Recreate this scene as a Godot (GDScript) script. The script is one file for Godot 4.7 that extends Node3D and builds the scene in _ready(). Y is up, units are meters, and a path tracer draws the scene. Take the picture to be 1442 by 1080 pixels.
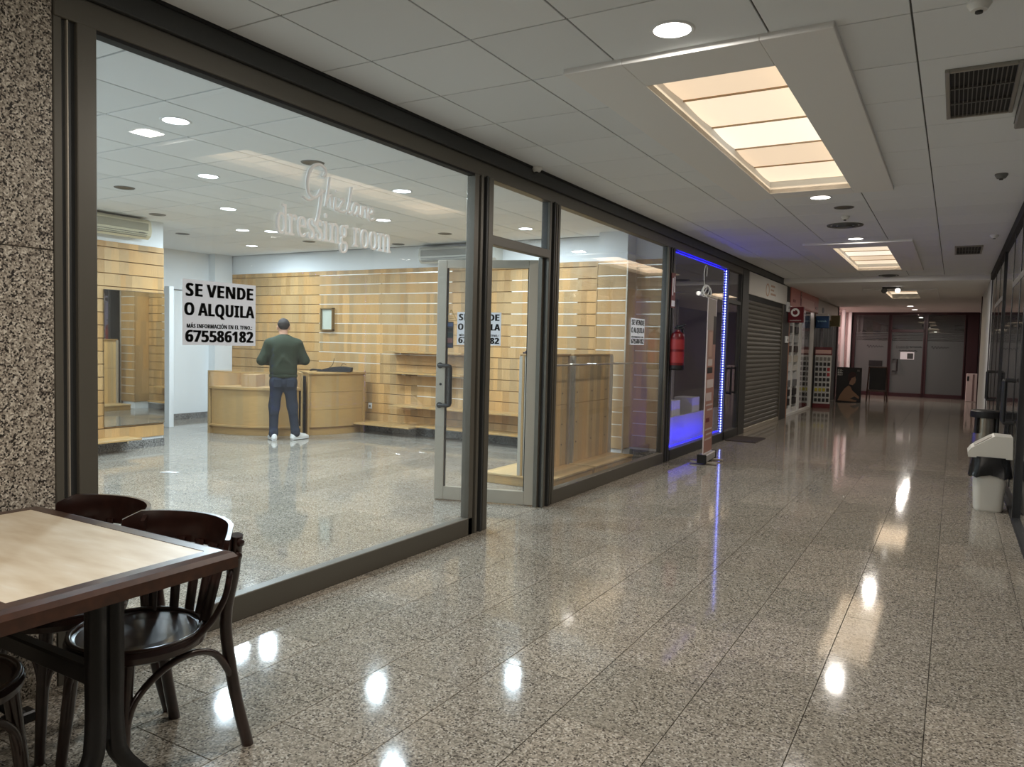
extends Node3D
# Shopping arcade: corridor along -z, vacant shop behind glass on the left (x < -3).

const FX := -3.0      # face of the shop fronts
const CH := 2.81      # ceiling height
const RX := 0.50      # face of the right wall
const FZ := -9.02     # slatted end wall of the vacant shop
var M := {}
var cache := {}
var rng := RandomNumberGenerator.new()
var used := {}

func _ready() -> void:
	rng.seed = 7
	# ---- camera
	var cam := Camera3D.new()
	cam.name = "camera"
	cam.fov = rad_to_deg(2.0 * atan(540.0 / 1065.0))
	cam.near = 0.05
	cam.far = 120.0
	cam.transform = Transform3D(Basis(Vector3(0.86298737, 0.0241004, -0.50465035), Vector3(-0.04730107, 0.99832841, -0.03321134), Vector3(0.50300637, 0.05253147, 0.86268478)), Vector3(0, 1.40, 0))
	add_child(cam)
	cam.current = true
	# ---- air and exposure
	var we := WorldEnvironment.new()
	we.name = "world_environment"
	var env := Environment.new()
	env.background_mode = Environment.BG_COLOR
	env.background_color = Color(0.02, 0.02, 0.025)
	env.tonemap_mode = Environment.TONE_MAPPER_LINEAR
	env.tonemap_exposure = 1.65
	env.sdfgi_enabled = true
	env.ssao_enabled = true
	env.ssil_enabled = true
	we.environment = env
	add_child(we)
	# ---- light strengths (each fitting makes its own light with these)
	M.e_corridor = 2.1
	M.e_shop = 2.4
	M.e_sky = 0.30
	materials()
	structure()
	shopfront()
	vacant_shop()
	far_shops()
	right_side()
	ceiling_things()
	seating()
	corridor_things()
	person()

# ------------------------------------------------------------------ helpers
func numbered(n: String) -> String:
	if not used.has(n):
		used[n] = 0
		return n
	used[n] += 1
	return "%s_%03d" % [n, used[n]]

func begin() -> SurfaceTool:
	var st := SurfaceTool.new()
	st.begin(Mesh.PRIMITIVE_TRIANGLES)
	return st

func obj(called: String, st: SurfaceTool, mat: Material, parent: Node = null) -> MeshInstance3D:
	return put(called, st.commit(), mat, parent)

func put(called: String, mesh: Mesh, mat: Material, parent: Node = null) -> MeshInstance3D:
	var o := MeshInstance3D.new()
	o.name = numbered(called) if parent == null else called
	o.mesh = mesh
	o.material_override = mat
	(self if parent == null else parent).add_child(o, true)
	return o

func tag(o: Node, label: String, category: String, group := "") -> Node:
	o.set_meta("label", label)
	o.set_meta("category", category)
	if group != "":
		o.set_meta("group", group)
	return o

func thing(called: String, label: String, category: String, at := Vector3.ZERO, turn := 0.0, group := "") -> Node3D:
	var o := Node3D.new()
	o.name = numbered(called)
	add_child(o)
	o.position = at
	o.rotation.y = turn
	tag(o, label, category, group)
	return o

func struct(called: String) -> Node3D:
	var o := Node3D.new()
	o.name = numbered(called)
	add_child(o)
	o.set_meta("kind", "structure")
	return o

func holder(called: String, parent: Node) -> Node3D:
	var o := Node3D.new()
	o.name = called
	parent.add_child(o, true)
	return o

func tri(st: SurfaceTool, a: Vector3, b: Vector3, c: Vector3, na: Vector3, nb: Vector3, nc: Vector3) -> void:
	var g := (b - a).cross(c - a)
	if g.dot(na + nb + nc) > 0.0:
		var t := b; b = c; c = t
		t = nb; nb = nc; nc = t
	st.set_normal(na); st.add_vertex(a)
	st.set_normal(nb); st.add_vertex(b)
	st.set_normal(nc); st.add_vertex(c)

func quad(st: SurfaceTool, a: Vector3, b: Vector3, c: Vector3, d: Vector3, n: Vector3) -> void:
	tri(st, a, b, c, n, n, n)
	tri(st, a, c, d, n, n, n)

# chamfered box, centred on xf
func box(st: SurfaceTool, xf: Transform3D, s: Vector3, bev := 0.0) -> void:
	var h := s * 0.5
	var b: float = minf(bev, minf(h.x, minf(h.y, h.z)) * 0.6)
	for ax in 3:
		var u := (ax + 1) % 3
		var v := (ax + 2) % 3
		for sg in [-1.0, 1.0]:
			var pts: Array[Vector3] = []
			for q in [[-1.0, -1.0], [1.0, -1.0], [1.0, 1.0], [-1.0, 1.0]]:
				var p := Vector3.ZERO
				p[ax] = sg * h[ax]
				p[u] = q[0] * (h[u] - b)
				p[v] = q[1] * (h[v] - b)
				pts.append(xf * p)
			var n := Vector3.ZERO
			n[ax] = sg
			quad(st, pts[0], pts[1], pts[2], pts[3], (xf.basis * n).normalized())
	if b <= 0.0:
		return
	for ax in 3:   # chamfers along axis ax
		var u := (ax + 1) % 3
		var v := (ax + 2) % 3
		for su in [-1.0, 1.0]:
			for sv in [-1.0, 1.0]:
				var p1 := Vector3.ZERO; var p2 := Vector3.ZERO; var p3 := Vector3.ZERO; var p4 := Vector3.ZERO
				p1[u] = su * h[u]; p1[v] = sv * (h[v] - b); p1[ax] = -(h[ax] - b)
				p2 = p1; p2[ax] = h[ax] - b
				p3[u] = su * (h[u] - b); p3[v] = sv * h[v]; p3[ax] = h[ax] - b
				p4 = p3; p4[ax] = -(h[ax] - b)
				var n := Vector3.ZERO
				n[u] = su; n[v] = sv
				quad(st, xf * p1, xf * p2, xf * p3, xf * p4, (xf.basis * n).normalized())
	for sx in [-1.0, 1.0]:
		for sy in [-1.0, 1.0]:
			for sz in [-1.0, 1.0]:
				var n: Vector3 = (xf.basis * Vector3(sx, sy, sz)).normalized()
				tri(st, xf * Vector3(sx * h.x, sy * (h.y - b), sz * (h.z - b)), xf * Vector3(sx * (h.x - b), sy * h.y, sz * (h.z - b)), xf * Vector3(sx * (h.x - b), sy * (h.y - b), sz * h.z), n, n, n)

# box between two corners
func bx(st: SurfaceTool, a: Vector3, b: Vector3, bev := 0.0) -> void:
	box(st, Transform3D(Basis(), (a + b) * 0.5), (b - a).abs(), bev)

func block(called: String, a: Vector3, b: Vector3, mat: Material, parent: Node = null, bev := 0.0) -> MeshInstance3D:
	# shared mesh per size, placed by its node
	var s := (b - a).abs()
	var key := "%.4f %.4f %.4f %.4f" % [s.x, s.y, s.z, bev]
	if not cache.has(key):
		var st := begin()
		box(st, Transform3D(), s, bev)
		cache[key] = st.commit()
	var o := put(called, cache[key], mat, parent)
	o.position = (a + b) * 0.5
	return o

func slab(called: String, a: Vector3, b: Vector3, mat: Material, bev := 0.0) -> MeshInstance3D:
	var o := block(called, a, b, mat, null, bev)
	o.set_meta("kind", "structure")
	return o

func smooth(p: Array, n: int) -> Array:
	var out := []
	for i in p.size() - 1:
		var a = p[maxi(i - 1, 0)]
		var b = p[i]
		var c = p[i + 1]
		var d = p[mini(i + 2, p.size() - 1)]
		for k in n:
			out.append(b.cubic_interpolate(c, a, d, float(k) / n))
	out.append(p[p.size() - 1])
	return out

# tube through points; rad is a number or an array; flat squeezes it along the frame's second axis
func tube(st: SurfaceTool, pts: Array, rad, sides := 8, up := Vector3.UP, flat := 1.0, caps := true) -> void:
	var rings := []
	var norms := []
	var n := pts.size()
	for i in n:
		var t: Vector3 = (pts[mini(i + 1, n - 1)] - pts[maxi(i - 1, 0)]).normalized()
		var s := t.cross(up)
		if s.length() < 0.05:
			s = t.cross(Vector3(0.31, 0.2, 0.93))
		s = s.normalized()
		var w := s.cross(t).normalized()
		var r: float = rad[i] if rad is Array else rad
		var ring := []
		var nn := []
		for k in sides:
			var a := TAU * (k + 0.5) / sides
			ring.append(pts[i] + s * cos(a) * r + w * sin(a) * r * flat)
			nn.append((s * cos(a) * flat + w * sin(a)).normalized())
		rings.append(ring)
		norms.append(nn)
	for i in n - 1:
		for k in sides:
			var j := (k + 1) % sides
			tri(st, rings[i][k], rings[i][j], rings[i + 1][j], norms[i][k], norms[i][j], norms[i + 1][j])
			tri(st, rings[i][k], rings[i + 1][j], rings[i + 1][k], norms[i][k], norms[i + 1][j], norms[i + 1][k])
	if caps:
		for e in [0, n - 1]:
			var dir: Vector3 = (pts[0] - pts[1]).normalized() if e == 0 else (pts[n - 1] - pts[n - 2]).normalized()
			for k in range(1, sides - 1):
				tri(st, rings[e][0], rings[e][k], rings[e][k + 1], dir, dir, dir)

# profile of (radius, height) pairs turned round the y axis of xf
func lathe(st: SurfaceTool, prof: Array, segs := 24, xf := Transform3D(), sx := 1.0, sz := 1.0) -> void:
	for i in prof.size() - 1:
		var p: Vector2 = prof[i]
		var q: Vector2 = prof[i + 1]
		if p.distance_to(q) < 1e-6:
			continue
		var d := (q - p).normalized()
		for k in segs:
			var a := TAU * k / segs
			var b := TAU * (k + 1) / segs
			var pa := xf * Vector3(cos(a) * p.x * sx, p.y, sin(a) * p.x * sz)
			var pb := xf * Vector3(cos(b) * p.x * sx, p.y, sin(b) * p.x * sz)
			var qa := xf * Vector3(cos(a) * q.x * sx, q.y, sin(a) * q.x * sz)
			var qb := xf * Vector3(cos(b) * q.x * sx, q.y, sin(b) * q.x * sz)
			var na := (xf.basis * Vector3(cos(a) * d.y, -d.x, sin(a) * d.y)).normalized()
			var nb := (xf.basis * Vector3(cos(b) * d.y, -d.x, sin(b) * d.y)).normalized()
			if p.x > 1e-5:
				tri(st, pa, pb, qb, na, nb, nb)
			if q.x > 1e-5:
				tri(st, pa, qb, qa, na, nb, na)

# flat polygon in xy extruded along z by depth (centred)
func prism(st: SurfaceTool, poly: PackedVector2Array, depth: float, xf := Transform3D()) -> void:
	var idx := Geometry2D.triangulate_polygon(poly)
	var f := xf.basis.z.normalized()
	var z := depth * 0.5
	for i in range(0, idx.size(), 3):
		for sg in [-1.0, 1.0]:
			var v := []
			for k in 3:
				var p: Vector2 = poly[idx[i + k]]
				v.append(xf * Vector3(p.x, p.y, z * sg))
			tri(st, v[0], v[1], v[2], f * sg, f * sg, f * sg)
	var cw := Geometry2D.is_polygon_clockwise(poly)
	for i in poly.size():
		var a: Vector2 = poly[i]
		var b: Vector2 = poly[(i + 1) % poly.size()]
		var e := (b - a).normalized()
		var n2 := Vector3(e.y, -e.x, 0) * (-1.0 if cw else 1.0)
		quad(st, xf * Vector3(a.x, a.y, z), xf * Vector3(b.x, b.y, z), xf * Vector3(b.x, b.y, -z), xf * Vector3(a.x, a.y, -z), (xf.basis * n2).normalized())

# ring sector: centre c, radii, heights, angles (degrees, 0 = +x, 90 = +z)
func arc(st: SurfaceTool, c: Vector3, r0: float, r1: float, y0: float, y1: float, a0: float, a1: float, n := 16) -> void:
	for i in n:
		var a := deg_to_rad(lerpf(a0, a1, float(i) / n))
		var b := deg_to_rad(lerpf(a0, a1, float(i + 1) / n))
		var da := Vector3(cos(a), 0, sin(a))
		var db := Vector3(cos(b), 0, sin(b))
		var lo := c + Vector3(0, y0, 0)
		var hi := c + Vector3(0, y1, 0)
		tri(st, lo + da * r1, lo + db * r1, hi + db * r1, da, db, db)
		tri(st, lo + da * r1, hi + db * r1, hi + da * r1, da, db, da)
		tri(st, lo + da * r0, lo + db * r0, hi + db * r0, -da, -db, -db)
		tri(st, lo + da * r0, hi + db * r0, hi + da * r0, -da, -db, -da)
		quad(st, hi + da * r0, hi + da * r1, hi + db * r1, hi + db * r0, Vector3.UP)
		quad(st, lo + da * r0, lo + da * r1, lo + db * r1, lo + db * r0, Vector3.DOWN)
	for e in [[a0, -1.0], [a1, 1.0]]:
		var a := deg_to_rad(e[0])
		var d := Vector3(cos(a), 0, sin(a))
		var sgn: float = e[1] * signf(a1 - a0)
		var n3 := Vector3(-sin(a), 0, cos(a)) * sgn
		quad(st, c + d * r0 + Vector3(0, y0, 0), c + d * r1 + Vector3(0, y0, 0), c + d * r1 + Vector3(0, y1, 0), c + d * r0 + Vector3(0, y1, 0), n3)

# lettering: h = height of the letter box in metres; width > 0 squeezes it to that width
func text(called: String, s: String, h: float, mat: Material, parent: Node, xf: Transform3D, width := 0.0, font := "Droid Sans", weight := 400, depth := 0.0015) -> MeshInstance3D:
	var f := SystemFont.new()
	f.font_names = PackedStringArray([font])
	f.font_weight = weight
	var t := TextMesh.new()
	t.text = s
	t.font = f
	t.font_size = 64
	t.pixel_size = 0.01
	t.depth = 0.05
	t.curve_step = 2.0
	var bb := t.get_aabb()
	var o := put(called, t, mat, parent)
	var ky := h / bb.size.y
	var kx := ky if width <= 0.0 else width / bb.size.x
	var c := bb.get_center()
	o.transform = xf * Transform3D(Basis.from_scale(Vector3(kx, ky, depth / 0.05)), Vector3(-c.x * kx, -c.y * ky, 0))
	return o

# plane facing +x (the left shop fronts seen from the corridor): local x runs towards -z
func on_front(x: float, y: float, z: float) -> Transform3D:
	return Transform3D(Basis(Vector3(0, 0, -1), Vector3.UP, Vector3(1, 0, 0)), Vector3(x, y, z))

func area_light(parent: Node, at: Vector3, size: Vector2, e: float, col: Color, dir := Vector3.DOWN) -> void:
	var l := AreaLight3D.new()
	l.name = "lamp"
	l.area_size = size
	l.area_normalize_energy = true
	l.light_energy = e
	l.light_color = col
	l.area_range = 40.0
	l.area_attenuation = 2.0
	l.shadow_enabled = true
	parent.add_child(l, true)
	var up := Vector3.FORWARD if absf(dir.y) > 0.9 else Vector3.UP
	l.transform = Transform3D(Basis.looking_at(dir, up), at)

func omni(parent: Node, at: Vector3, e: float, col: Color, size := 0.03) -> void:
	var l := OmniLight3D.new()
	l.name = "lamp"
	l.light_energy = e
	l.light_color = col
	l.light_size = size
	l.omni_range = 30.0
	l.omni_attenuation = 2.0
	l.shadow_enabled = true
	parent.add_child(l, true)
	l.position = at

# ------------------------------------------------------------------ materials
func mat(col: Color, rough := 0.6, metal := 0.0, spec := 0.5) -> StandardMaterial3D:
	var m := StandardMaterial3D.new()
	m.albedo_color = col
	m.roughness = rough
	m.metallic = metal
	m.metallic_specular = spec
	return m

func rgb(r: int, g: int, b: int) -> Color:
	return Color8(r, g, b)

func glow(col: Color, e: float) -> StandardMaterial3D:
	var m := mat(col, 0.5)
	m.emission_enabled = true
	m.emission = col
	m.emission_energy_multiplier = e
	return m

func ramp(stops: Array, constant := false) -> Gradient:
	var g := Gradient.new()
	var offs := PackedFloat32Array()
	var cols := PackedColorArray()
	for s in stops:
		offs.append(s[0])
		cols.append(s[1])
	g.offsets = offs
	g.colors = cols
	if constant:
		g.interpolation_mode = Gradient.GRADIENT_INTERPOLATE_CONSTANT
	return g

func noise_tex(kind: int, freq: float, size: int, grad: Gradient, octaves := 1, seed_ := 1, cell := false) -> NoiseTexture2D:
	var n := FastNoiseLite.new()
	n.noise_type = kind
	n.seed = seed_
	n.frequency = freq
	n.fractal_type = FastNoiseLite.FRACTAL_FBM if octaves > 1 else FastNoiseLite.FRACTAL_NONE
	n.fractal_octaves = octaves
	if cell:
		n.cellular_return_type = FastNoiseLite.RETURN_CELL_VALUE
		n.cellular_jitter = 1.0
	var t := NoiseTexture2D.new()
	t.width = size
	t.height = size
	t.seamless = true
	t.normalize = true
	t.noise = n
	t.color_ramp = grad
	return t

func tri_map(m: StandardMaterial3D, per_metre: float) -> void:
	m.uv1_triplanar = true
	m.uv1_world_triplanar = true
	m.uv1_triplanar_sharpness = 8.0
	m.uv1_scale = Vector3.ONE * per_metre

func granite(stops: Array, freq: float, seed_: int, tint: Color, rough: float, per := 1.6) -> StandardMaterial3D:
	var key := "granite%d" % seed_
	if not cache.has(key):
		cache[key] = noise_tex(FastNoiseLite.TYPE_CELLULAR, freq, 1024, ramp(stops, true), 1, seed_, true)
	if not cache.has("wear"):
		cache.wear = noise_tex(FastNoiseLite.TYPE_SIMPLEX, 0.012, 512, ramp([[0.0, Color(0.62, 0.62, 0.62)], [1.0, Color(1, 1, 1)]]), 4, 21)
	var m := mat(tint, rough)
	m.albedo_texture = cache[key]
	m.roughness_texture = cache.wear
	m.metallic_specular = 0.36
	tri_map(m, per)
	return m

# veneer picture: rows of blocks 'row' pixels high, each cut into strips of varying tone, with vertical grain
func veneer(base: Color, row: int, seed_: int, spread: float, grain_across: bool) -> ImageTexture:
	var r := RandomNumberGenerator.new()
	r.seed = seed_
	var n := 512
	var fn := FastNoiseLite.new()
	fn.seed = seed_
	fn.frequency = 0.05
	fn.fractal_octaves = 3
	var im := Image.create(n, n, false, Image.FORMAT_RGB8)
	var y := 0
	while y < n:
		var x := 0
		while x < n:
			var w := r.randi_range(14, 34)
			var t := 1.0 + r.randf_range(-spread, spread)
			var warm := r.randf_range(-0.025, 0.025)
			for yy in range(y, mini(y + row, n)):
				for xx in range(x, mini(x + w, n)):
					var g := fn.get_noise_2d(xx * 0.25, yy * 6.0) if grain_across else fn.get_noise_2d(xx * 6.0, yy * 0.25)
					var k := t * (1.0 + 0.07 * g)
					im.set_pixel(xx, yy, Color(minf(base.r * k + warm, 1), base.g * k, maxf(base.b * k - warm, 0)))
			x += w
		y += row
	return ImageTexture.create_from_image(im)

func materials() -> void:
	var g_floor := [[0.0, rgb(92, 86, 80)], [0.10, rgb(134, 127, 117)], [0.32, rgb(164, 156, 144)], [0.64, rgb(184, 175, 162)], [0.88, rgb(210, 203, 192)]]
	M.floor0 = granite(g_floor, 0.115, 3, Color(0.87, 0.87, 0.865), 0.09, 1.35)
	M.floor1 = granite(g_floor, 0.115, 3, Color(0.91, 0.905, 0.895), 0.09, 1.35)
	M.floor2 = granite(g_floor, 0.115, 3, Color(0.845, 0.845, 0.835), 0.09, 1.35)
	M.floors = [M.floor0, M.floor1, M.floor2]
	M.grout = mat(rgb(70, 64, 58), 0.9)
	var g_wall := [[0.0, rgb(58, 54, 52)], [0.20, rgb(126, 118, 112)], [0.40, rgb(176, 168, 159)], [0.68, rgb(208, 201, 192)], [0.9, rgb(236, 231, 224)]]
	M.granite_wall = granite(g_wall, 0.105, 9, Color(0.93, 0.92, 0.89), 0.4, 1.65)
	M.skirting = granite(g_wall, 0.12, 11, Color(0.72, 0.74, 0.76), 0.35)
	M.tile0 = mat(rgb(233, 236, 237), 0.95)
	M.tile1 = mat(rgb(229, 232, 233), 0.95)
	M.tiles = [M.tile0, M.tile0, M.tile1]
	M.ceil_base = mat(rgb(92, 91, 88), 0.95)
	M.board = mat(rgb(236, 235, 232), 0.9)
	M.plaster = mat(rgb(226, 229, 230), 0.9)
	M.white = mat(rgb(226, 228, 228), 0.6)
	M.white_gloss = mat(rgb(228, 228, 224), 0.3)
	M.bronze = mat(rgb(96, 92, 83), 0.42, 0.25)
	M.bronze_dark = mat(rgb(62, 63, 62), 0.45, 0.3)
	M.black_gap = mat(rgb(26, 26, 27), 0.7)
	M.alu = mat(rgb(184, 176, 162), 0.38, 0.5)
	M.chrome = mat(rgb(225, 225, 222), 0.15, 1.0)
	M.strip = mat(rgb(240, 236, 226), 0.3, 0.35)
	var gl := mat(Color(1, 1, 1, 0.02), 0.0)
	gl.transparency = BaseMaterial3D.TRANSPARENCY_ALPHA
	M.glass = gl
	var mirror := mat(rgb(205, 205, 200), 0.02, 1.0)
	M.mirror = mirror
	# slat boards
	var s := mat(Color(0.97, 0.97, 0.97), 0.5)
	s.albedo_texture = veneer(rgb(188, 150, 98), 111, 5, 0.075, false)
	tri_map(s, 1.0 / 2.12)
	M.slat = s
	M.slat_core = mat(rgb(120, 92, 56), 0.8)
	var c := mat(Color(1, 1, 1), 0.42)
	c.albedo_texture = veneer(rgb(178, 143, 92), 512, 6, 0.03, true)
	tri_map(c, 1.0 / 1.6)
	M.oak = c
	M.oak_edge = mat(rgb(176, 140, 88), 0.5)
	var k := mat(Color(1, 1, 1), 0.5)
	k.albedo_texture = veneer(rgb(200, 168, 118), 512, 8, 0.05, false)
	tri_map(k, 1.0 / 1.9)
	M.panel_wood = k
	# dark bentwood
	var w := mat(rgb(52, 30, 25), 0.28)
	w.albedo_texture = noise_tex(FastNoiseLite.TYPE_SIMPLEX, 0.02, 256, ramp([[0.0, Color(0.75, 0.75, 0.75)], [1.0, Color(1, 1, 1)]]), 3, 31)
	tri_map(w, 3.0)
	w.clearcoat_enabled = true
	w.clearcoat = 0.6
	w.clearcoat_roughness = 0.15
	M.dark_wood = w
	var e := mat(rgb(74, 43, 28), 0.32)
	e.albedo_texture = w.albedo_texture
	tri_map(e, 3.0)
	e.clearcoat_enabled = true
	e.clearcoat = 0.5
	e.clearcoat_roughness = 0.2
	M.edge_wood = e
	var tp := mat(Color(0.95, 0.95, 0.95), 0.34)
	tp.albedo_texture = noise_tex(FastNoiseLite.TYPE_SIMPLEX, 0.006, 512, ramp([[0.0, rgb(222, 203, 174)], [0.5, rgb(235, 220, 194)], [0.8, rgb(242, 229, 206)], [1.0, rgb(248, 239, 220)]]), 4, 41)
	tri_map(tp, 1.0)
	tp.uv1_scale = Vector3(0.8, 1.0, 3.2)
	M.table_top = tp
	M.iron = mat(rgb(24, 24, 25), 0.35, 0.2)
	M.black = mat(rgb(22, 22, 24), 0.45)
	M.black_soft = mat(rgb(28, 28, 32), 0.75)
	M.ink = mat(rgb(16, 16, 18), 0.7)
	M.paper = mat(rgb(236, 236, 240), 0.8)
	M.sheet = mat(rgb(240, 243, 250), 0.8)
	M.sheet.backlight_enabled = true
	M.sheet.backlight = Color(0.7, 0.7, 0.7)
	var vin := mat(rgb(232, 232, 228), 0.55)
	vin.albedo_color = rgb(250, 250, 248)
	M.vinyl = vin
	M.red = mat(rgb(104, 13, 19), 0.35)
	M.red_dark = mat(rgb(104, 18, 30), 0.45)
	M.blue_sign = mat(rgb(20, 70, 120), 0.45)
	M.shutter = mat(rgb(98, 96, 90), 0.45, 0.35)
	M.grey = mat(rgb(110, 110, 108), 0.6)
	M.grey_dark = mat(rgb(62, 62, 62), 0.6)
	M.maroon = mat(rgb(56, 26, 32), 0.4)
	M.room_dark = mat(rgb(72, 70, 74), 0.85)
	M.room_mid = mat(rgb(120, 116, 118), 0.8)
	var fr := mat(Color(0.62, 0.64, 0.64, 0.35), 0.9)
	fr.transparency = BaseMaterial3D.TRANSPARENCY_ALPHA
	M.frost = mat(rgb(92, 95, 95), 0.4)
	M.lamp = glow(Color(1.0, 0.98, 0.95), 6.0)
	M.lamp_cool = glow(Color(0.93, 0.97, 1.0), 6.0)
	M.pane_a = glow(Color8(255, 236, 208), 0.5)
	M.pane_b = glow(Color8(252, 226, 194), 0.44)
	M.pane_c = glow(Color8(255, 242, 222), 0.58)
	M.led = glow(Color(0.6, 0.66, 1.0), 5.0)
	M.led_soft = glow(Color(0.10, 0.10, 1.0), 1.3)
	M.mat_floor = mat(rgb(58, 50, 46), 0.95)
	M.skin = mat(rgb(196, 150, 124), 0.55)
	M.hair = mat(rgb(34, 27, 24), 0.8)
	M.sweater = mat(rgb(33, 43, 26), 0.9)
	M.jeans = mat(rgb(29, 38, 53), 0.85)
	M.shoe = mat(rgb(228, 228, 226), 0.5)
	M.bin_white = mat(rgb(206, 203, 194), 0.4)
	M.bag = mat(rgb(26, 26, 28), 0.25)

# ------------------------------------------------------------------ floor, ceiling, walls
func tile_field(parent: Node, called: String, xs: Array, z_first: float, step: float, z_end: float, y0: float, y1: float, gap: float, bev: float, mats: Array, stagger: float, single_until: float, holes := []) -> void:
	# pieces up to single_until one by one, the rest joined
	var rest := begin()
	var any := false
	for i in xs.size() - 1:
		var z: float = z_first - (stagger if i % 2 else 0.0)
		while z > z_end + 0.01:
			var z2: float = maxf(z - step, z_end)
			var a := Vector3(minf(xs[i], xs[i + 1]) + gap, y0, z2 + gap)
			var b := Vector3(maxf(xs[i], xs[i + 1]) - gap, y1, z - gap)
			z -= step
			if b.z - a.z < 0.02 or in_hole(holes, a, b):
				continue
			if z2 > single_until:
				block(called, a, b, mats[rng.randi() % mats.size()], parent, bev)
			else:
				bx(rest, a, b, bev)
				any = true
	if any:
		var o := obj(called, rest, mats[0], parent)
		o.set_meta("kind", "stuff")

func in_hole(holes: Array, a: Vector3, b: Vector3) -> bool:
	for h in holes:
		if a.x < h[1] + 0.3 and b.x > h[0] - 0.05 and a.z < h[2] + 0.05 and b.z > h[3] - 0.05 and a.x > -1.7 and b.x < -0.4:
			return true
	return false

func structure() -> void:
	# floor: bed and granite tiles in running bond
	var fl := struct("floor")
	block("screed", Vector3(-11.4, -0.2, -28.2), Vector3(3.2, -0.010, 6.2), M.grout, fl)
	var xs := [0.52, 0.374, -0.031, -0.436, -0.841, -1.246, -1.651, -2.056, -2.461, -2.866, -3.02]
	tile_field(fl, "tile", xs, -0.715, 0.6, -27.6, -0.03, 0.0, 0.0012, 0.0012, M.floors, 0.3, -11.0)
	block("floor_slab", Vector3(-3.02, -0.03, -0.70), Vector3(0.52, 0.0, 6.0), M.floor0, fl)
	block("floor_slab", Vector3(-3.02, -0.03, -1.01), Vector3(0.52, -0.0005, -0.70), M.floor0, fl)
	var sx := []
	for i in 21:
		sx.append(-3.0225 - 0.405 * i)
	tile_field(fl, "tile", sx.slice(0, 12), -1.05, 0.6, FZ + 0.02, -0.03, 0.0, 0.001, 0.001, M.floors, 0.3, -8.6)
	block("floor_slab", Vector3(-11.3, -0.03, FZ), Vector3(-7.478, 0.0, -1.0), M.floor0, fl)
	block("floor_slab", Vector3(0.52, -0.03, -27.6), Vector3(3.0, 0.0, 6.0), M.floor0, fl)
	block("floor_slab", Vector3(-7.0, -0.03, -27.6), Vector3(-3.02, 0.0, FZ - 0.1), M.floor2, fl)

	# ceiling: plasterboard above, mineral tiles with recessed joints below
	var ce := struct("ceiling")
	# corridor light-panel openings: x0, x1, z0, z1
	var sky := [[-1.48, -0.82, -3.88, -7.0], [-1.48, -0.82, -11.01, -14.1], [-1.48, -0.82, 3.25, 0.13]]
	block("deck", Vector3(-11.4, 3.15, -28.2), Vector3(3.2, 3.3, 6.2), M.ceil_base, ce)
	# backing strips round the openings
	block("backing", Vector3(-11.4, 2.817, -16.0), Vector3(-1.49, 2.85, 6.2), M.ceil_base, ce)
	block("backing", Vector3(-0.81, 2.817, -16.0), Vector3(3.2, 2.85, 6.2), M.ceil_base, ce)
	var zz := [6.2, 3.26, 0.12, -3.87, -7.01, -11.0, -14.11, -16.0]
	for i in range(0, 8, 2):
		block("backing", Vector3(-1.49, 2.817, zz[i + 1]), Vector3(-0.81, 2.85, zz[i]), M.ceil_base, ce)
	tile_field(ce, "tile", [-2.985, -2.62, -2.02, -1.52, -0.78, -0.22, 0.49], 0.0, 0.6, -15.6, CH, 2.832, 0.004, 0.0015, M.tiles, 0.0, -13.0, sky)
	block("ceiling_board", Vector3(-2.985, CH, 0.0), Vector3(-1.52, 2.832, 6.0), M.tile0, ce)
	block("ceiling_board", Vector3(-0.78, CH, 0.0), Vector3(0.49, 2.832, 6.0), M.tile0, ce)
	block("ceiling_board", Vector3(-1.52, CH, 3.25), Vector3(-0.78, 2.832, 6.0), M.tile0, ce)
	block("ceiling_board", Vector3(-1.52, CH, 0.0), Vector3(-0.78, 2.832, 0.13), M.tile0, ce)
	block("cross_beam", Vector3(-3.06, 2.71, -16.35), Vector3(0.55, 2.85, -15.6), M.board, ce, 0.004)
	# lower plaster ceiling beyond the beam, in pieces round its skylight
	block("ceiling_board", Vector3(-3.06, 2.71, -17.7), Vector3(3.0, 2.85, -16.34), M.board, ce)
	block("ceiling_board", Vector3(-3.06, 2.71, -20.0), Vector3(-1.33, 2.85, -17.7), M.board, ce)
	block("ceiling_board", Vector3(-0.735, 2.71, -20.0), Vector3(3.0, 2.85, -17.7), M.board, ce)
	block("ceiling_board", Vector3(-3.06, 2.71, -27.9), Vector3(3.0, 2.85, -20.0), M.board, ce)
	var ceil_x := []
	for i in 14:
		ceil_x.append(-3.58 - 0.6 * i)
	ceil_x.push_front(-3.06)
	tile_field(ce, "tile", ceil_x.slice(0, 12), -1.13, 0.6, FZ + 0.01, CH, 2.832, 0.006, 0.0015, M.tiles, 0.0, -8.3)
	block("ceiling_board", Vector3(-11.3, CH, FZ), Vector3(-9.58, 2.832, -1.1), M.tile0, ce)
	block("ceiling_board", Vector3(-7.0, CH, -27.6), Vector3(-3.08, 2.84, FZ - 0.1), M.room_mid, ce)

	# granite pier at the left of the shop front, two slabs with a joint
	var wl := struct("wall_left")
	block("core", Vector3(-3.5, 0, -1.63), Vector3(-3.03, 2.82, 6.0), M.grout, wl)
	for q in [[-1.632, -0.62], [-0.618, 0.4], [0.402, 1.4], [1.402, 2.4], [2.402, 6.0]]:
		block("slab", Vector3(-3.03, 0.0, q[0]), Vector3(-3.0, 1.714, q[1]), M.granite_wall, wl, 0.002)
		block("slab", Vector3(-3.03, 1.717, q[0]), Vector3(-3.0, 2.81, q[1]), M.granite_wall, wl, 0.002)
	var wn := struct("wall_near")
	block("plaster", Vector3(-3.5, 0, 6.0), Vector3(3.2, 2.85, 6.2), M.plaster, wn)

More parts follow.
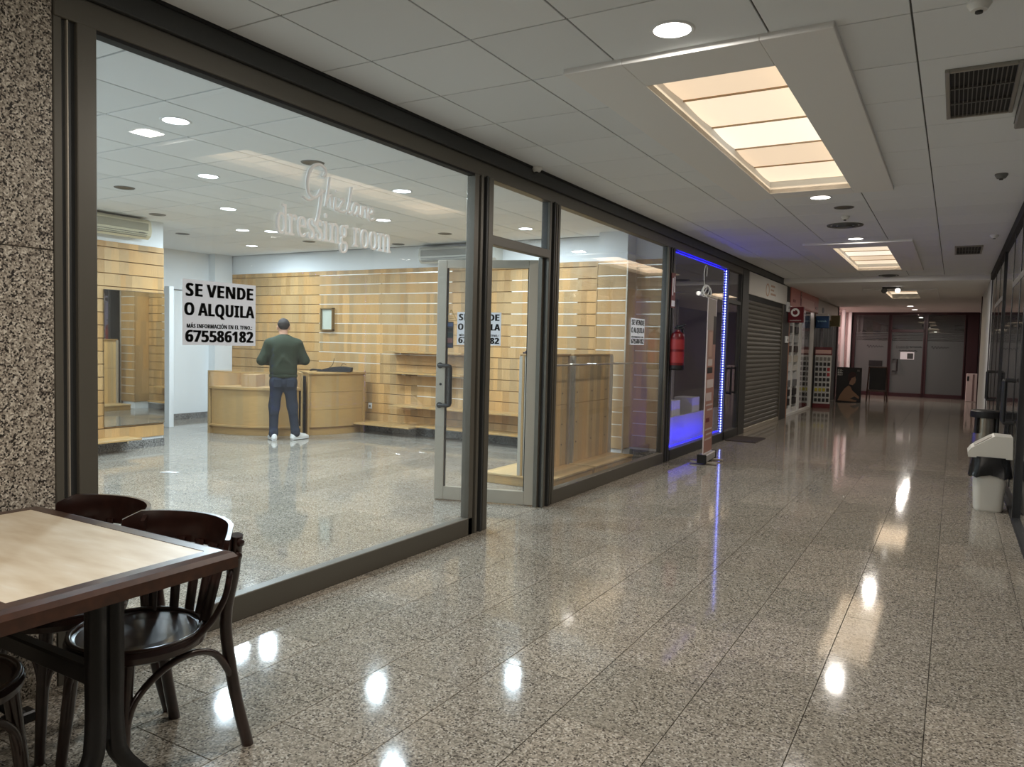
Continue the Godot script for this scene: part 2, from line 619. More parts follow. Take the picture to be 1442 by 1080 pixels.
	# vacant shop shell
	var wi := struct("wall_shop_side")
	block("plaster", Vector3(-8.76, 0.0, -6.05), Vector3(-8.655, CH, -1.0), M.plaster, wi)
	slat_wall(wi, "x", -8.655, -6.05, -4.5, 0.13, 2.49, 1, [])
	block("baseboard", Vector3(-8.655, 0.0, -6.05), Vector3(-8.63, 0.10, -1.1), M.skirting, wi)
	var wf := struct("wall_shop_end")
	block("plaster", Vector3(-11.3, 0.0, FZ - 0.14), Vector3(-3.06, CH, FZ - 0.02), M.plaster, wf)
	slat_wall(wf, "z", FZ - 0.02, -11.145, -3.12, 0.13, 2.49, 2, [[-8.9, -7.62, 5, 15], [-7.6, -6.3, 6, 15], [-6.9, -6.0, 1, 5], [-5.3, -4.3, 7, 14], [-3.48, -3.12, 0, 15]])
	block("baseboard", Vector3(-11.145, 0.0, FZ - 0.02), Vector3(-3.1, 0.10, FZ + 0.005), M.skirting, wf)
	var wb := struct("wall_shop_back")
	block("plaster", Vector3(-11.3, 0.0, FZ), Vector3(-11.145, CH, -5.0), M.plaster, wb)
	block("pilaster", Vector3(-11.145, 0.0, FZ), Vector3(-10.98, CH, -8.66), M.plaster, wb)
	block("baseboard", Vector3(-11.145, 0.0, -8.66), Vector3(-11.12, 0.10, -6.4), M.skirting, wb)
	block("baseboard", Vector3(-10.98, 0.0, -8.98), Vector3(-10.955, 0.10, -8.64), M.skirting, wb)
	block("rail", Vector3(-11.145, 2.15, -8.6), Vector3(-11.13, 2.165, -7.2), M.grey, wb)
	block("return", Vector3(-11.3, 0.0, -5.0), Vector3(-8.70, CH, -4.88), M.plaster, wb)
	var wk := struct("wall_shop_near")
	block("plaster", Vector3(-8.76, 0.0, -1.1), Vector3(-3.02, CH, -0.95), M.plaster, wk)
	# white door frame at the end of the mirror partition
	var d2 := struct("door_2")
	block("jamb", Vector3(-10.36, 0.0, -7.34), Vector3(-10.24, 2.14, -7.26), M.white, d2, 0.004)
	block("leaf", Vector3(-11.10, 0.01, -7.32), Vector3(-10.36, 2.10, -7.28), M.white, d2, 0.003)
	# pier clad with slat boards beside the second window, white above
	var pc := struct("wall_pier")
	block("plaster", Vector3(-3.885, 0.0, FZ), Vector3(-3.505, CH, -8.74), M.plaster, pc)
	slat_wall(pc, "z", -8.74, -3.90, -3.49, 0.13, 2.45, 2, [[-3.9, -3.49, 0, 15]])
	block("cladding", Vector3(-3.505, 0.13, FZ), Vector3(-3.49, 2.45, -8.72), M.slat, pc)
	block("cladding", Vector3(-3.90, 0.13, FZ), Vector3(-3.885, 2.45, -8.72), M.slat, pc)
	block("corner_strip", Vector3(-3.495, 0.0, -8.722), Vector3(-3.48, 2.45, -8.705), M.alu, pc)

# slatted boards with a groove between them; inserts = [from, to, first row, last row] get bright aluminium strips in the groove
func slat_wall(parent: Node, axis: String, face: float, a: float, b: float, y0: float, y1: float, joints: int, inserts: Array) -> void:
	var pitch := 0.153
	var n := int(ceil((y1 - y0) / pitch))
	var th := 0.016
	var core_a := Vector3(a, y0, face - 0.004) if axis == "z" else Vector3(face - 0.004, y0, a)
	var core_b := Vector3(b, y1, face + 0.002) if axis == "z" else Vector3(face + 0.002, y1, b)
	block("groove_back", core_a, core_b, M.slat_core, parent)
	var cuts := [a]
	for j in range(1, joints * 2):
		cuts.append(lerpf(a, b, float(j) / (joints * 2)))
	cuts.append(b)
	if absf(b - a) < 1.0:
		cuts = [a, b]
	for i in n:
		var lo := y0 + i * pitch
		var hi: float = minf(lo + pitch - 0.009, y1)
		for j in cuts.size() - 1:
			var p: float = cuts[j]
			var q: float = cuts[j + 1]
			if axis == "z":
				block("slat", Vector3(p, lo, face), Vector3(q, hi, face + th), M.slat, parent, 0.002)
			else:
				block("slat", Vector3(face, lo, p), Vector3(face + th, hi, q), M.slat, parent, 0.002)
		for s in inserts:
			if i >= s[2] and i < s[3] and i < n - 1:
				block("insert_strip", Vector3(s[0], hi - 0.001, face + 0.004), Vector3(s[1], hi + 0.010, face + th + 0.002), M.strip, parent)

# ------------------------------------------------------------------ shop front
func post(parent: Node, z0: float, z1: float, ribs: Array) -> void:
	# dark core with proud ribs; z0 > z1
	block("post", Vector3(-3.07, 0.0, z1), Vector3(-3.012, 2.62, z0), M.bronze_dark, parent, 0.002)
	for r in ribs:
		block("rib", Vector3(-3.03, 0.0, r[1]), Vector3(r[2], 2.61, r[0]), r[3], parent, 0.003)

func pane(parent: Node, z0: float, z1: float, y0: float, y1: float, x := -3.03) -> void:
	block("pane", Vector3(x - 0.004, y0, z1), Vector3(x + 0.004, y1, z0), M.glass, parent)

func shopfront() -> void:
	var hd := struct("trim_1")
	block("header", Vector3(-3.08, 2.70, -15.75), Vector3(-2.965, 2.812, -1.634), M.bronze_dark, hd, 0.003)
	block("header", Vector3(-3.07, 2.60, -12.6), Vector3(-2.99, 2.70, -1.634), M.bronze, hd, 0.003)
	block("header_bead", Vector3(-3.0, 2.795, -15.75), Vector3(-2.955, 2.81, -1.634), M.black_gap, hd)
	# main window
	var w1 := struct("window_1")
	post(w1, -1.634, -1.80, [[-1.636, -1.668, -3.0, M.bronze], [-1.686, -1.692, -2.998, M.alu], [-1.722, -1.80, -2.992, M.bronze]])
	block("sill", Vector3(-3.06, 0.0, -4.60), Vector3(-2.99, 0.127, -1.72), M.bronze, w1, 0.004)
	block("stile", Vector3(-3.06, 0.0, -4.60), Vector3(-2.99, 2.60, -4.545), M.bronze, w1, 0.003)
	block("top_bead", Vector3(-3.05, 2.585, -4.55), Vector3(-2.995, 2.602, -1.80), M.black_gap, w1)
	pane(w1, -1.78, -4.56, 0.11, 2.61)
	post(w1, -4.60, -4.79, [[-4.625, -4.655, -2.985, M.bronze], [-4.685, -4.705, -2.975, M.bronze_dark], [-4.73, -4.79, -2.985, M.bronze]])
	# doorway
	var d1 := struct("door_1")
	post(d1, -5.70, -5.90, [[-5.702, -5.735, -2.99, M.bronze], [-5.765, -5.785, -2.978, M.bronze_dark], [-5.815, -5.835, -2.985, M.bronze], [-5.862, -5.90, -2.99, M.bronze]])
	block("jamb", Vector3(-3.075, 0.0, -5.70), Vector3(-3.035, 2.13, -5.668), M.bronze, d1, 0.003)
	block("transom", Vector3(-3.06, 2.13, -5.71), Vector3(-2.99, 2.20, -4.78), M.bronze, d1, 0.003)
	pane(d1, -4.78, -5.71, 2.19, 2.61)
	door_leaf(d1)
	# second window
	var w2 := struct("window_2")
	block("sill", Vector3(-3.06, 0.0, -8.80), Vector3(-2.99, 0.127, -5.89), M.bronze, w2, 0.004)
	pane(w2, -5.88, -8.78, 0.11, 2.61)
	post(w2, -8.77, -9.06, [[-8.772, -8.82, -2.99, M.bronze], [-8.86, -8.90, -2.985, M.bronze_dark], [-8.94, -9.0, -2.985, M.bronze_dark]])
	# window with the blue light strips
	var w3 := struct("window_3")
	block("sill", Vector3(-3.06, 0.0, -12.45), Vector3(-2.99, 0.13, -9.05), M.bronze_dark, w3, 0.004)
	pane(w3, -9.05, -11.55, 0.11, 2.61)
	block("stile", Vector3(-3.06, 0.0, -11.60), Vector3(-2.99, 2.60, -11.535), M.bronze_dark, w3, 0.003)
	var d3 := struct("door_3")
	block("leaf_frame", Vector3(-3.05, 0.01, -12.44), Vector3(-3.0, 2.60, -12.38), M.bronze_dark, d3, 0.003)
	block("leaf_frame", Vector3(-3.05, 2.10, -12.38), Vector3(-3.0, 2.16, -11.6), M.bronze_dark, d3, 0.003)
	pane(d3, -11.58, -12.40, 0.1, 2.61)
	var hs := begin()
	for yq in [0.72, 1.10]:
		tube(hs, [Vector3(-3.01, yq, -11.70), Vector3(-2.94, yq, -11.70)], 0.014, 8)
	tube(hs, [Vector3(-2.94, 0.70, -11.70), Vector3(-2.94, 1.12, -11.70)], 0.016, 8)
	for yq in [0.72, 1.10]:
		tube(hs, [Vector3(-3.01, yq, -12.02), Vector3(-2.95, yq, -12.02)], 0.014, 8)
	tube(hs, [Vector3(-2.95, 0.70, -12.02), Vector3(-2.95, 1.12, -12.02)], 0.016, 8)
	obj("handle", hs, M.black, d3)
	block("post", Vector3(-3.08, 0.0, -12.82), Vector3(-2.985, 2.70, -12.43), M.bronze_dark, d3, 0.003)

	# writing and posters on the glass
	var v := thing("vinyl_lettering", "white script and serif shop lettering stuck high on the main window", "lettering", Vector3(-2.994, 0, 0))
	text("lettering", "dressing room", 0.20, M.vinyl, v, Transform3D(Basis(Vector3(0, 0, -1), Vector3.UP, Vector3(1, 0, 0)), Vector3(-0.022, 1.99, -3.20)), 0.90, "Droid Serif", 400, 0.014)
	script_word(v)
	poster("for_sale_poster", "white for-sale poster with black lettering on the big main window", on_front(-3.024, 1.508, -2.418), 0.415, 0.30)
	poster("for_sale_poster", "small-looking white for-sale poster on the second window, right of the doorway", on_front(-3.024, 1.565, -7.91), 0.41, 0.29)

func script_word(v: Node) -> void:
	# handwritten "Ghizlane", drawn as thin strokes; units: metres from the left end of the word
	var strokes := [
		[[0.115, 0.175], [0.135, 0.205], [0.12, 0.235], [0.075, 0.24], [0.03, 0.20], [0.008, 0.13], [0.015, 0.065], [0.05, 0.04], [0.085, 0.065], [0.105, 0.10], [0.10, 0.03], [0.085, -0.06], [0.06, -0.12]],
		[[-0.02, 0.03], [0.02, 0.02], [0.08, 0.06], [0.125, 0.10]],
		[[0.165, 0.19], [0.15, 0.09], [0.135, 0.01], [0.15, 0.06], [0.175, 0.085], [0.18, 0.05], [0.18, 0.01]],
		[[0.21, 0.08], [0.205, 0.03], [0.21, 0.005], [0.225, 0.02]],
		[[0.235, 0.075], [0.275, 0.08], [0.25, 0.045], [0.23, 0.005], [0.27, 0.005], [0.285, 0.02]],
		[[0.33, 0.17], [0.315, 0.08], [0.30, 0.015], [0.315, 0.005], [0.33, 0.02]],
		[[0.385, 0.07], [0.36, 0.08], [0.34, 0.04], [0.35, 0.005], [0.375, 0.03], [0.388, 0.075], [0.385, 0.02], [0.40, 0.005]],
		[[0.415, 0.075], [0.412, 0.04], [0.408, 0.0], [0.425, 0.055], [0.445, 0.075], [0.45, 0.04], [0.452, 0.005]],
		[[0.475, 0.035], [0.50, 0.05], [0.50, 0.075], [0.478, 0.07], [0.468, 0.03], [0.485, 0.0], [0.515, 0.015]],
	]
	var st := begin()
	for s in strokes:
		var p := []
		for q in s:
			p.append(Vector3(-0.022, 2.122 + q[1] * 0.92 - q[0] * 0.03, -2.95 - q[0] * 1.06))
		var sm := smooth(p, 5)
		var r := []
		for i in sm.size():
			r.append(0.0095 if s == strokes[0] else 0.0078)
		tube(st, sm, r, 6, Vector3(1, 0, 0), 1.3)
	tube(st, [Vector3(-0.022, 2.222, -3.175), Vector3(-0.022, 2.229, -3.180)], 0.008, 6, Vector3(1, 0, 0), 0.5)
	obj("script", st, M.vinyl, v)

func poster(called: String, label: String, xf: Transform3D, w: float, h: float, parent: Node = null) -> void:
	var t := thing(called, label, "poster", Vector3.ZERO, 0.0, "for-sale posters on the glass")
	t.transform = xf
	var st := begin()
	box(st, Transform3D(), Vector3(w, h, 0.0012))
	obj("sheet", st, M.sheet, t)
	var z := 0.0012
	for q in [["SE VENDE", 0.345, 0.20, 0.98], ["O ALQUILA", 0.03, 0.24, 1.02], ["MÁS INFORMACIÓN EN EL TFNO.:", -0.195, 0.082, 0.96], ["675586182", -0.36, 0.185, 0.99]]:
		# heavy face: the same outline laid down three times, a hair apart
		for dx in ([-0.0024, 0.0, 0.0024] if q[2] > 0.1 else [-0.0006, 0.0006]):
			text("lettering", q[0], h * q[2], M.ink, t, Transform3D(Basis(), Vector3(dx, h * q[1], z + absf(dx) * 0.05)), w * q[3] * 0.93, "Droid Sans", 800, 0.0008)

func door_leaf(d1: Node) -> void:
	# open leaf: swung into the shop
	var leaf := holder("leaf", d1)
	var A := Vector3(-3.085, 0, -5.71)
	var B := Vector3(-3.93, 0, -5.44)
	var d := (B - A).normalized()
	leaf.transform = Transform3D(Basis(d, Vector3.UP, d.cross(Vector3.UP)), A)
	var L := 0.90
	var T := 0.022
	block("stile", Vector3(0.0, 0.01, -T), Vector3(0.085, 2.115, T), M.alu, leaf, 0.003)
	block("stile", Vector3(L - 0.085, 0.01, -T), Vector3(L, 2.115, T), M.alu, leaf, 0.003)
	block("rail", Vector3(0.085, 2.045, -T), Vector3(L - 0.085, 2.115, T), M.alu, leaf, 0.003)
	block("rail", Vector3(0.085, 0.01, -T), Vector3(L - 0.085, 0.125, T), M.alu, leaf, 0.003)
	block("pane", Vector3(0.08, 0.12, -0.004), Vector3(L - 0.08, 2.05, 0.004), M.glass, leaf)
	var bd := begin()
	for s in [[0.085, 0.094], [L - 0.094, L - 0.085]]:
		bx(bd, Vector3(s[0], 0.125, -0.014), Vector3(s[1], 2.045, 0.014))
	obj("gasket", bd, M.black_gap, leaf)
	for s in [-1.0, 1.0]:
		var h := begin()
		var x := L - 0.04
		var g := x - (0.105 if s < 0.0 else 0.05)
		var path := [Vector3(x, 1.195, T * s), Vector3(x, 1.195, s * 0.04), Vector3(x - 0.015, 1.195, s * 0.055), Vector3(g + 0.02, 1.195, s * 0.06), Vector3(g + 0.006, 1.19, s * 0.06), Vector3(g, 1.172, s * 0.06), Vector3(g, 0.868, s * 0.06), Vector3(g + 0.006, 0.85, s * 0.06), Vector3(g + 0.02, 0.845, s * 0.06), Vector3(x - 0.015, 0.845, s * 0.055), Vector3(x, 0.845, s * 0.04), Vector3(x, 0.845, T * s)]
		tube(h, path, 0.0165, 10, Vector3(0, 0, 1))
		for yq in [1.195, 0.845]:
			tube(h, [Vector3(x, yq, T * s), Vector3(x, yq, s * 0.035)], 0.026, 12, Vector3(1, 0, 0))
		obj("handle", h, M.black, leaf)
	var lk := begin()
	tube(lk, [Vector3(L - 0.045, 1.03, -T - 0.004), Vector3(L - 0.045, 1.03, T + 0.004)], 0.012, 10)
	obj("lock", lk, M.black, leaf)
	for y in [0.16, 0.93, 1.80, 1.98]:
		block("hinge", Vector3(-0.035, y - 0.045, -0.03), Vector3(0.0, y + 0.045, 0.03), M.black, leaf, 0.004)
	# things stuck on the leaf's glass (face turned to the corridor)
	var base := Transform3D(leaf.transform.basis, leaf.transform.origin)
	var zdir := leaf.transform.basis.z
	var sgn := 1.0 if zdir.dot(Vector3(3, 0, 5)) > 0 else -1.0
	poster("for_sale_poster", "white for-sale poster on the open glass door, half behind the post", leaf_face(base, zdir * sgn, sgn, 0.522, 1.523), 0.395, 0.285)
	var al := thing("alarm_sticker", "dark upright alarm sticker on the open glass door beside its stile", "sticker")
	al.transform = leaf_face(base, zdir * sgn, sgn, 0.79, 1.465)
	var st := begin()
	box(st, Transform3D(), Vector3(0.075, 0.23, 0.001))
	obj("sheet", st, M.grey_dark, al)
	var bands := [[0.088, 0.03, rgb(70, 90, 130)], [0.045, 0.03, rgb(20, 24, 30)], [0.0, 0.035, rgb(24, 52, 56)], [-0.05, 0.04, rgb(130, 92, 92)], [-0.095, 0.022, rgb(60, 66, 90)]]
	for b in bands:
		var q := begin()
		box(q, Transform3D(Basis(), Vector3(0, b[0], 0.001)), Vector3(0.066, b[1], 0.001))
		obj("print", q, mat(b[2], 0.6), al)
	var tr := thing("triangle_sticker", "thin outlined triangular sticker on the open glass door above the alarm sticker", "sticker")
	tr.transform = leaf_face(base, zdir * sgn, sgn, 0.775, 1.635)
	var ts := begin()
	var tp := [Vector3(-0.05, -0.045, 0), Vector3(0.05, -0.045, 0), Vector3(0.0, 0.05, 0)]
	for i in 3:
		tube(ts, [tp[i], tp[(i + 1) % 3]], 0.003, 6, Vector3(0, 0, 1), 0.4)
	tube(ts, [Vector3(-0.02, -0.012, 0), Vector3(0.02, -0.012, 0)], 0.003, 6, Vector3(0, 0, 1), 0.4)
	tube(ts, [Vector3(-0.028, -0.028, 0), Vector3(0.028, -0.028, 0)], 0.003, 6, Vector3(0, 0, 1), 0.4)
	obj("outline", ts, mat(rgb(150, 128, 76), 0.6), tr)

func leaf_face(base: Transform3D, nrm: Vector3, sgn: float, s: float, y: float) -> Transform3D:
	return Transform3D(Basis(Vector3.UP.cross(nrm), Vector3.UP, nrm), base * Vector3(s, y, 0.0055 * sgn))

# ------------------------------------------------------------------ inside the vacant shop
func vacant_shop() -> void:
	# mirror on the partition
	var mi := thing("wall_mirror", "tall frameless mirror fixed to the slatted partition at the left", "mirror", Vector3(-8.636, 0, 0))
	block("backing", Vector3(-0.002, 0.295, -6.045), Vector3(0.010, 1.925, -5.262), M.black, mi)
	block("mirror_glass", Vector3(0.010, 0.30, -6.045), Vector3(0.016, 1.92, -5.258), M.mirror, mi)
	# low ledge in front of the partition
	var sh := thing("wall_shelf", "short low wooden shelf under the mirror at the left edge of the window", "shelf", Vector3(-8.637, 0.145, -5.55))
	block("board", Vector3(0.0, 0.0, 0.0), Vector3(0.30, 0.022, 0.9), M.oak, sh, 0.002)
	block("bracket", Vector3(0.0, -0.04, 0.12), Vector3(0.22, 0.0, 0.135), M.chrome, sh)
	# air conditioners
	ac_unit("air_conditioner", "beige wall air conditioner above the mirror at the left", Vector3(-8.655, 2.55, -5.05), PI / 2, 1.40, rgb(214, 206, 178))
	ac_unit("air_conditioner", "white ceiling-height air conditioner above the far slatted wall by the doorway", Vector3(-6.12, 2.53, FZ - 0.02), 0.0, 1.30, rgb(204, 205, 200))
	# picture frame
	var pf := thing("picture_frame", "small upright frame with plain pale sheet on the far slatted wall", "picture", Vector3(-8.70, 1.72, FZ))
	var fs := begin()
	for q in [[-0.125, 0, 0.02, 0.36], [0.125, 0, 0.02, 0.36], [0, 0.17, 0.27, 0.02], [0, -0.17, 0.27, 0.02]]:
		box(fs, Transform3D(Basis(), Vector3(q[0], q[1], 0.025)), Vector3(q[2], q[3], 0.06), 0.003)
	obj("frame", fs, mat(rgb(122, 98, 58), 0.5), pf)
	block("sheet", Vector3(-0.118, -0.163, 0.004), Vector3(0.118, 0.163, 0.02), mat(rgb(186, 190, 176), 0.5), pf)
	# shelves on the far wall
	var defs := [[-7.34, -5.95, 1.225, 0.26, "topmost wooden wall shelf on the far slatted wall"], [-7.30, -5.95, 0.915, 0.26, "second wooden wall shelf from the top on the far slatted wall"], [-7.19, -4.35, 0.43, 0.30, "wooden wall shelf at knee height on the far slatted wall"], [-8.10, -6.72, 0.135, 0.42, "lowest wooden wall shelf right of the curved counter"], [-6.65, -4.35, 0.16, 0.34, "long low wooden shelf seen through the open door"]]
	for d in defs:
		var t := thing("wall_shelf", d[4], "shelf", Vector3(d[0], d[2], FZ - 0.004), 0.0, "wooden shelves on the far slatted wall")
		block("board", Vector3(0, 0, 0), Vector3(d[1] - d[0], 0.024, d[3]), M.oak, t, 0.002)
		for k in [0.28, d[1] - d[0] - 0.3]:
			var b := begin()
			prism(b, PackedVector2Array([Vector2(0, 0), Vector2(d[3] * 0.8, 0), Vector2(d[3] * 0.8, -0.015), Vector2(0, -0.06)]), 0.012, Transform3D(Basis(Vector3(0, 0, 1), Vector3.UP, Vector3(-1, 0, 0)), Vector3(k, 0, 0)))
			obj("bracket", b, M.chrome, t)
	# sockets
	var so := thing("wall_socket", "white wall socket low on the far slatted wall right of the counter", "socket", Vector3(-7.80, 0.385, FZ - 0.004))
	block("plate", Vector3(-0.035, -0.045, 0), Vector3(0.035, 0.045, 0.012), M.white_gloss, so, 0.003)
	block("outlet", Vector3(-0.016, -0.02, 0.012), Vector3(0.016, 0.012, 0.014), M.grey, so)
	counter()
	# bag on the counter
	var bg := thing("bag", "flat black bag lying on the right half of the curved counter", "bag", Vector3(-8.0, 0.922, -8.42), 0.60)
	var bs := begin()
	prism(bs, PackedVector2Array([Vector2(-0.24, 0), Vector2(0.26, 0), Vector2(0.27, 0.06), Vector2(0.12, 0.075), Vector2(-0.05, 0.06), Vector2(-0.2, 0.018)]), 0.26)
	obj("body", bs, M.black_soft, bg)
	var bstr := begin()
	tube(bstr, smooth([Vector3(-0.2, 0.02, 0.08), Vector3(-0.29, 0.03, 0.10), Vector3(-0.34, 0.012, 0.04), Vector3(-0.30, 0.015, -0.04), Vector3(-0.2, 0.02, -0.06)], 5), 0.01, 6)
	obj("strap", bstr, M.black_soft, bg)
	var bz := begin()
	tube(bz, smooth([Vector3(-0.05, 0.055, 0.10), Vector3(0.0, 0.11, 0.10), Vector3(0.02, 0.20, 0.08)], 4), 0.004, 6)
	obj("cord", bz, M.black_soft, bg)
	bz = begin()
	tube(bz, smooth([Vector3(0.10, 0.07, 0.0), Vector3(0.14, 0.12, 0.02), Vector3(0.19, 0.10, 0.05)], 4), 0.004, 6)
	obj("cord", bz, M.black_soft, bg)
	# gondolas behind the second window
	gondola("display_gondola", "wooden display gondola with aluminium end post just inside the open door", -6.42, -7.40)
	gondola("display_gondola", "wooden display gondola behind the second window, farther from the door", -7.46, -8.56)
	var cl := thing("clamp", "tiny dark red clamp on top of the nearer display gondola", "clamp", Vector3(-3.62, 1.3, -6.50))
	var cs := begin()
	tube(cs, [Vector3(-0.05, 0.012, 0), Vector3(0.05, 0.012, 0)], 0.01, 6)
	tube(cs, [Vector3(0.0, 0.014, -0.03), Vector3(0.0, 0.024, 0.03)], 0.014, 8)
	obj("body", cs, mat(rgb(58, 20, 18), 0.5), cl)
	for q in [[-6.55, -7.35, "chrome hanging rail on the nearer display gondola"], [-7.55, -8.62, "chrome hanging rail on the farther display gondola"]]:
		var r := thing("hanging_rail", q[2], "rail", Vector3(-3.34, 1.2, 0))
		var rs := begin()
		tube(rs, [Vector3(0, 0, q[0]), Vector3(0, 0, q[1])], 0.010, 10)
		obj("bar", rs, M.chrome, r)
		for zq in [q[0] - 0.12, q[1] + 0.12]:
			var rb := begin()
			tube(rb, [Vector3(-0.26, 0.0, zq), Vector3(0, 0, zq)], 0.008, 8)
			obj("arm", rb, M.chrome, r)
	# clear acrylic sheets standing behind the second window
	var pp := thing("paper_scrap", "small white scrap of paper on the shop floor", "paper", Vector3(-6.88, 0.001, -4.88), 0.5)
	var ps := begin()
	prism(ps, PackedVector2Array([Vector2(-0.09, -0.02), Vector2(0.08, -0.03), Vector2(0.10, 0.01), Vector2(-0.02, 0.04)]), 0.002, Transform3D(Basis(Vector3(1, 0, 0), -PI / 2), Vector3(0, 0.002, 0)))
	obj("sheet", ps, M.paper, pp)

func ac_unit(called: String, label: String, at: Vector3, turn: float, w: float, col: Color) -> void:
	var t := thing(called, label, "air conditioner", at, turn, "")
	var m := mat(col, 0.5)
	var st := begin()
	var prof := PackedVector2Array([Vector2(0, 0.03), Vector2(0.14, 0.0), Vector2(0.20, 0.04), Vector2(0.215, 0.10), Vector2(0.20, 0.20), Vector2(0.15, 0.235), Vector2(0, 0.235)])
	prism(st, prof, w, Transform3D(Basis(Vector3(0, 0, 1), Vector3.UP, Vector3(-1, 0, 0)), Vector3.ZERO))
	obj("body", st, m, t)
	block("grille", Vector3(-w * 0.47, 0.095, 0.205), Vector3(w * 0.47, 0.185, 0.217), mat(Color(col.r * 0.72, col.g * 0.72, col.b * 0.72), 0.55), t, 0.004)
	for k in 3:
		block("vane", Vector3(-w * 0.46, 0.022 + 0.02 * k, 0.165 + 0.013 * k), Vector3(w * 0.46, 0.028 + 0.02 * k, 0.195 + 0.013 * k), mat(Color(col.r * 0.6, col.g * 0.6, col.b * 0.6), 0.5), t)
	block("badge", Vector3(w * 0.38, 0.06, 0.213), Vector3(w * 0.44, 0.072, 0.219), M.grey_dark, t)

func counter() -> void:
	var c := Vector3(-9.25, 0, -8.72)
	var t := thing("sales_counter", "curved light oak sales counter, glass display half behind the man", "counter", c)
	# left half: glass display over a cupboard
	sector(t, "plinth", 0.96, 1.45, 0.0, 0.115, 91.0, 37.0, M.oak_edge)
	sector(t, "board", 0.93, 1.50, 0.115, 0.14, 91.0, 37.0, M.oak)
	sector(t, "front_panel", 1.44, 1.475, 0.14, 0.655, 90.0, 38.0, M.oak)
	sector(t, "display_shelf", 0.93, 1.50, 0.655, 0.685, 91.0, 37.0, M.oak)
	sector(t, "back_panel", 0.95, 0.97, 0.14, 0.89, 90.0, 38.0, M.oak)
	sector(t, "end_panel", 0.93, 1.50, 0.0, 0.91, 92.2, 91.0, M.oak)
	sector(t, "end_panel", 0.93, 1.50, 0.0, 0.91, 37.0, 36.0, M.oak)
	sector(t, "display_glass", 1.484, 1.492, 0.685, 0.90, 91.0, 37.0, M.glass)
	sector(t, "top_glass", 0.95, 1.50, 0.90, 0.908, 91.0, 37.0, M.glass)
	sector(t, "drawer_block", 0.97, 1.30, 0.685, 0.86, 74.0, 64.0, M.oak_edge)
	sector(t, "top_edge", 1.488, 1.502, 0.893, 0.912, 91.0, 37.0, M.oak_edge)
	# dark gap with its own back, then the closed right half
	sector(t, "gap_panel", 0.95, 1.36, 0.02, 0.86, 35.8, 33.2, M.black)
	sector(t, "plinth", 0.96, 1.45, 0.0, 0.115, 33.0, -4.0, M.oak_edge)
	for k in 3:
		sector(t, "front_panel", 1.44, 1.485, 0.118 + 0.257 * k, 0.118 + 0.257 * k + 0.254, 32.6, -3.5, M.oak)
	sector(t, "end_panel", 0.93, 1.51, 0.0, 0.90, 33.4, 32.4, M.oak_edge)
	sector(t, "end_panel", 0.93, 1.51, 0.0, 0.93, -3.4, -4.6, M.oak)
	sector(t, "back_panel", 0.95, 0.97, 0.115, 0.89, 33.0, -4.0, M.oak)
	sector(t, "counter_top", 0.92, 1.52, 0.89, 0.918, 33.4, -3.4, M.oak)

func sector(t: Node, called: String, r0: float, r1: float, y0: float, y1: float, a0: float, a1: float, m: Material) -> void:
	var st := begin()
	arc(st, Vector3.ZERO, r0, r1, y0, y1, a0, a1)
	obj(called, st, m, t)

func gondola(called: String, label: String, z0: float, z1: float) -> void:
	var t := thing(called, label, "display stand", Vector3(-3.62, 0, 0))
	block("base", Vector3(-0.42, 0.0, z1), Vector3(0.33, 0.085, z0), M.oak, t, 0.003)
	block("base_top", Vector3(-0.44, 0.085, z1 + 0.002), Vector3(0.345, 0.105, z0 + 0.01), M.panel_wood, t, 0.002)
	block("panel", Vector3(-0.022, 0.105, z1 + 0.03), Vector3(0.022, 0.76, z0 - 0.05), M.panel_wood, t, 0.002)
	block("panel", Vector3(-0.022, 0.763, z1 + 0.03), Vector3(0.022, 1.285, z0 - 0.05), M.panel_wood, t, 0.002)
	block("cap", Vector3(-0.045, 1.285, z1 + 0.01), Vector3(0.045, 1.305, z0 - 0.005), M.oak_edge, t, 0.003)
	for s in [-1.0, 1.0]:
		block("post", Vector3(s * 0.03 - 0.02, 0.105, z0 - 0.05), Vector3(s * 0.03 + 0.02, 1.285, z0 - 0.005), M.alu, t, 0.004)
		block("post", Vector3(s * 0.03 - 0.02, 0.105, z1 + 0.0), Vector3(s * 0.03 + 0.02, 1.285, z1 + 0.04), M.alu, t, 0.004)
	block("post_core", Vector3(-0.012, 0.105, z0 - 0.04), Vector3(0.012, 1.285, z0 + 0.0), M.oak_edge, t)
	for k in 3:
		for yq in [0.33, 0.55, 0.88]:
			var zq := lerpf(z0 - 0.15, z1 + 0.15, k / 2.0)
			var pins := begin()
			tube(pins, [Vector3(0.018, yq, zq), Vector3(0.026, yq, zq)], 0.008, 8)
			obj("pin_hole", pins, M.grey_dark, t)

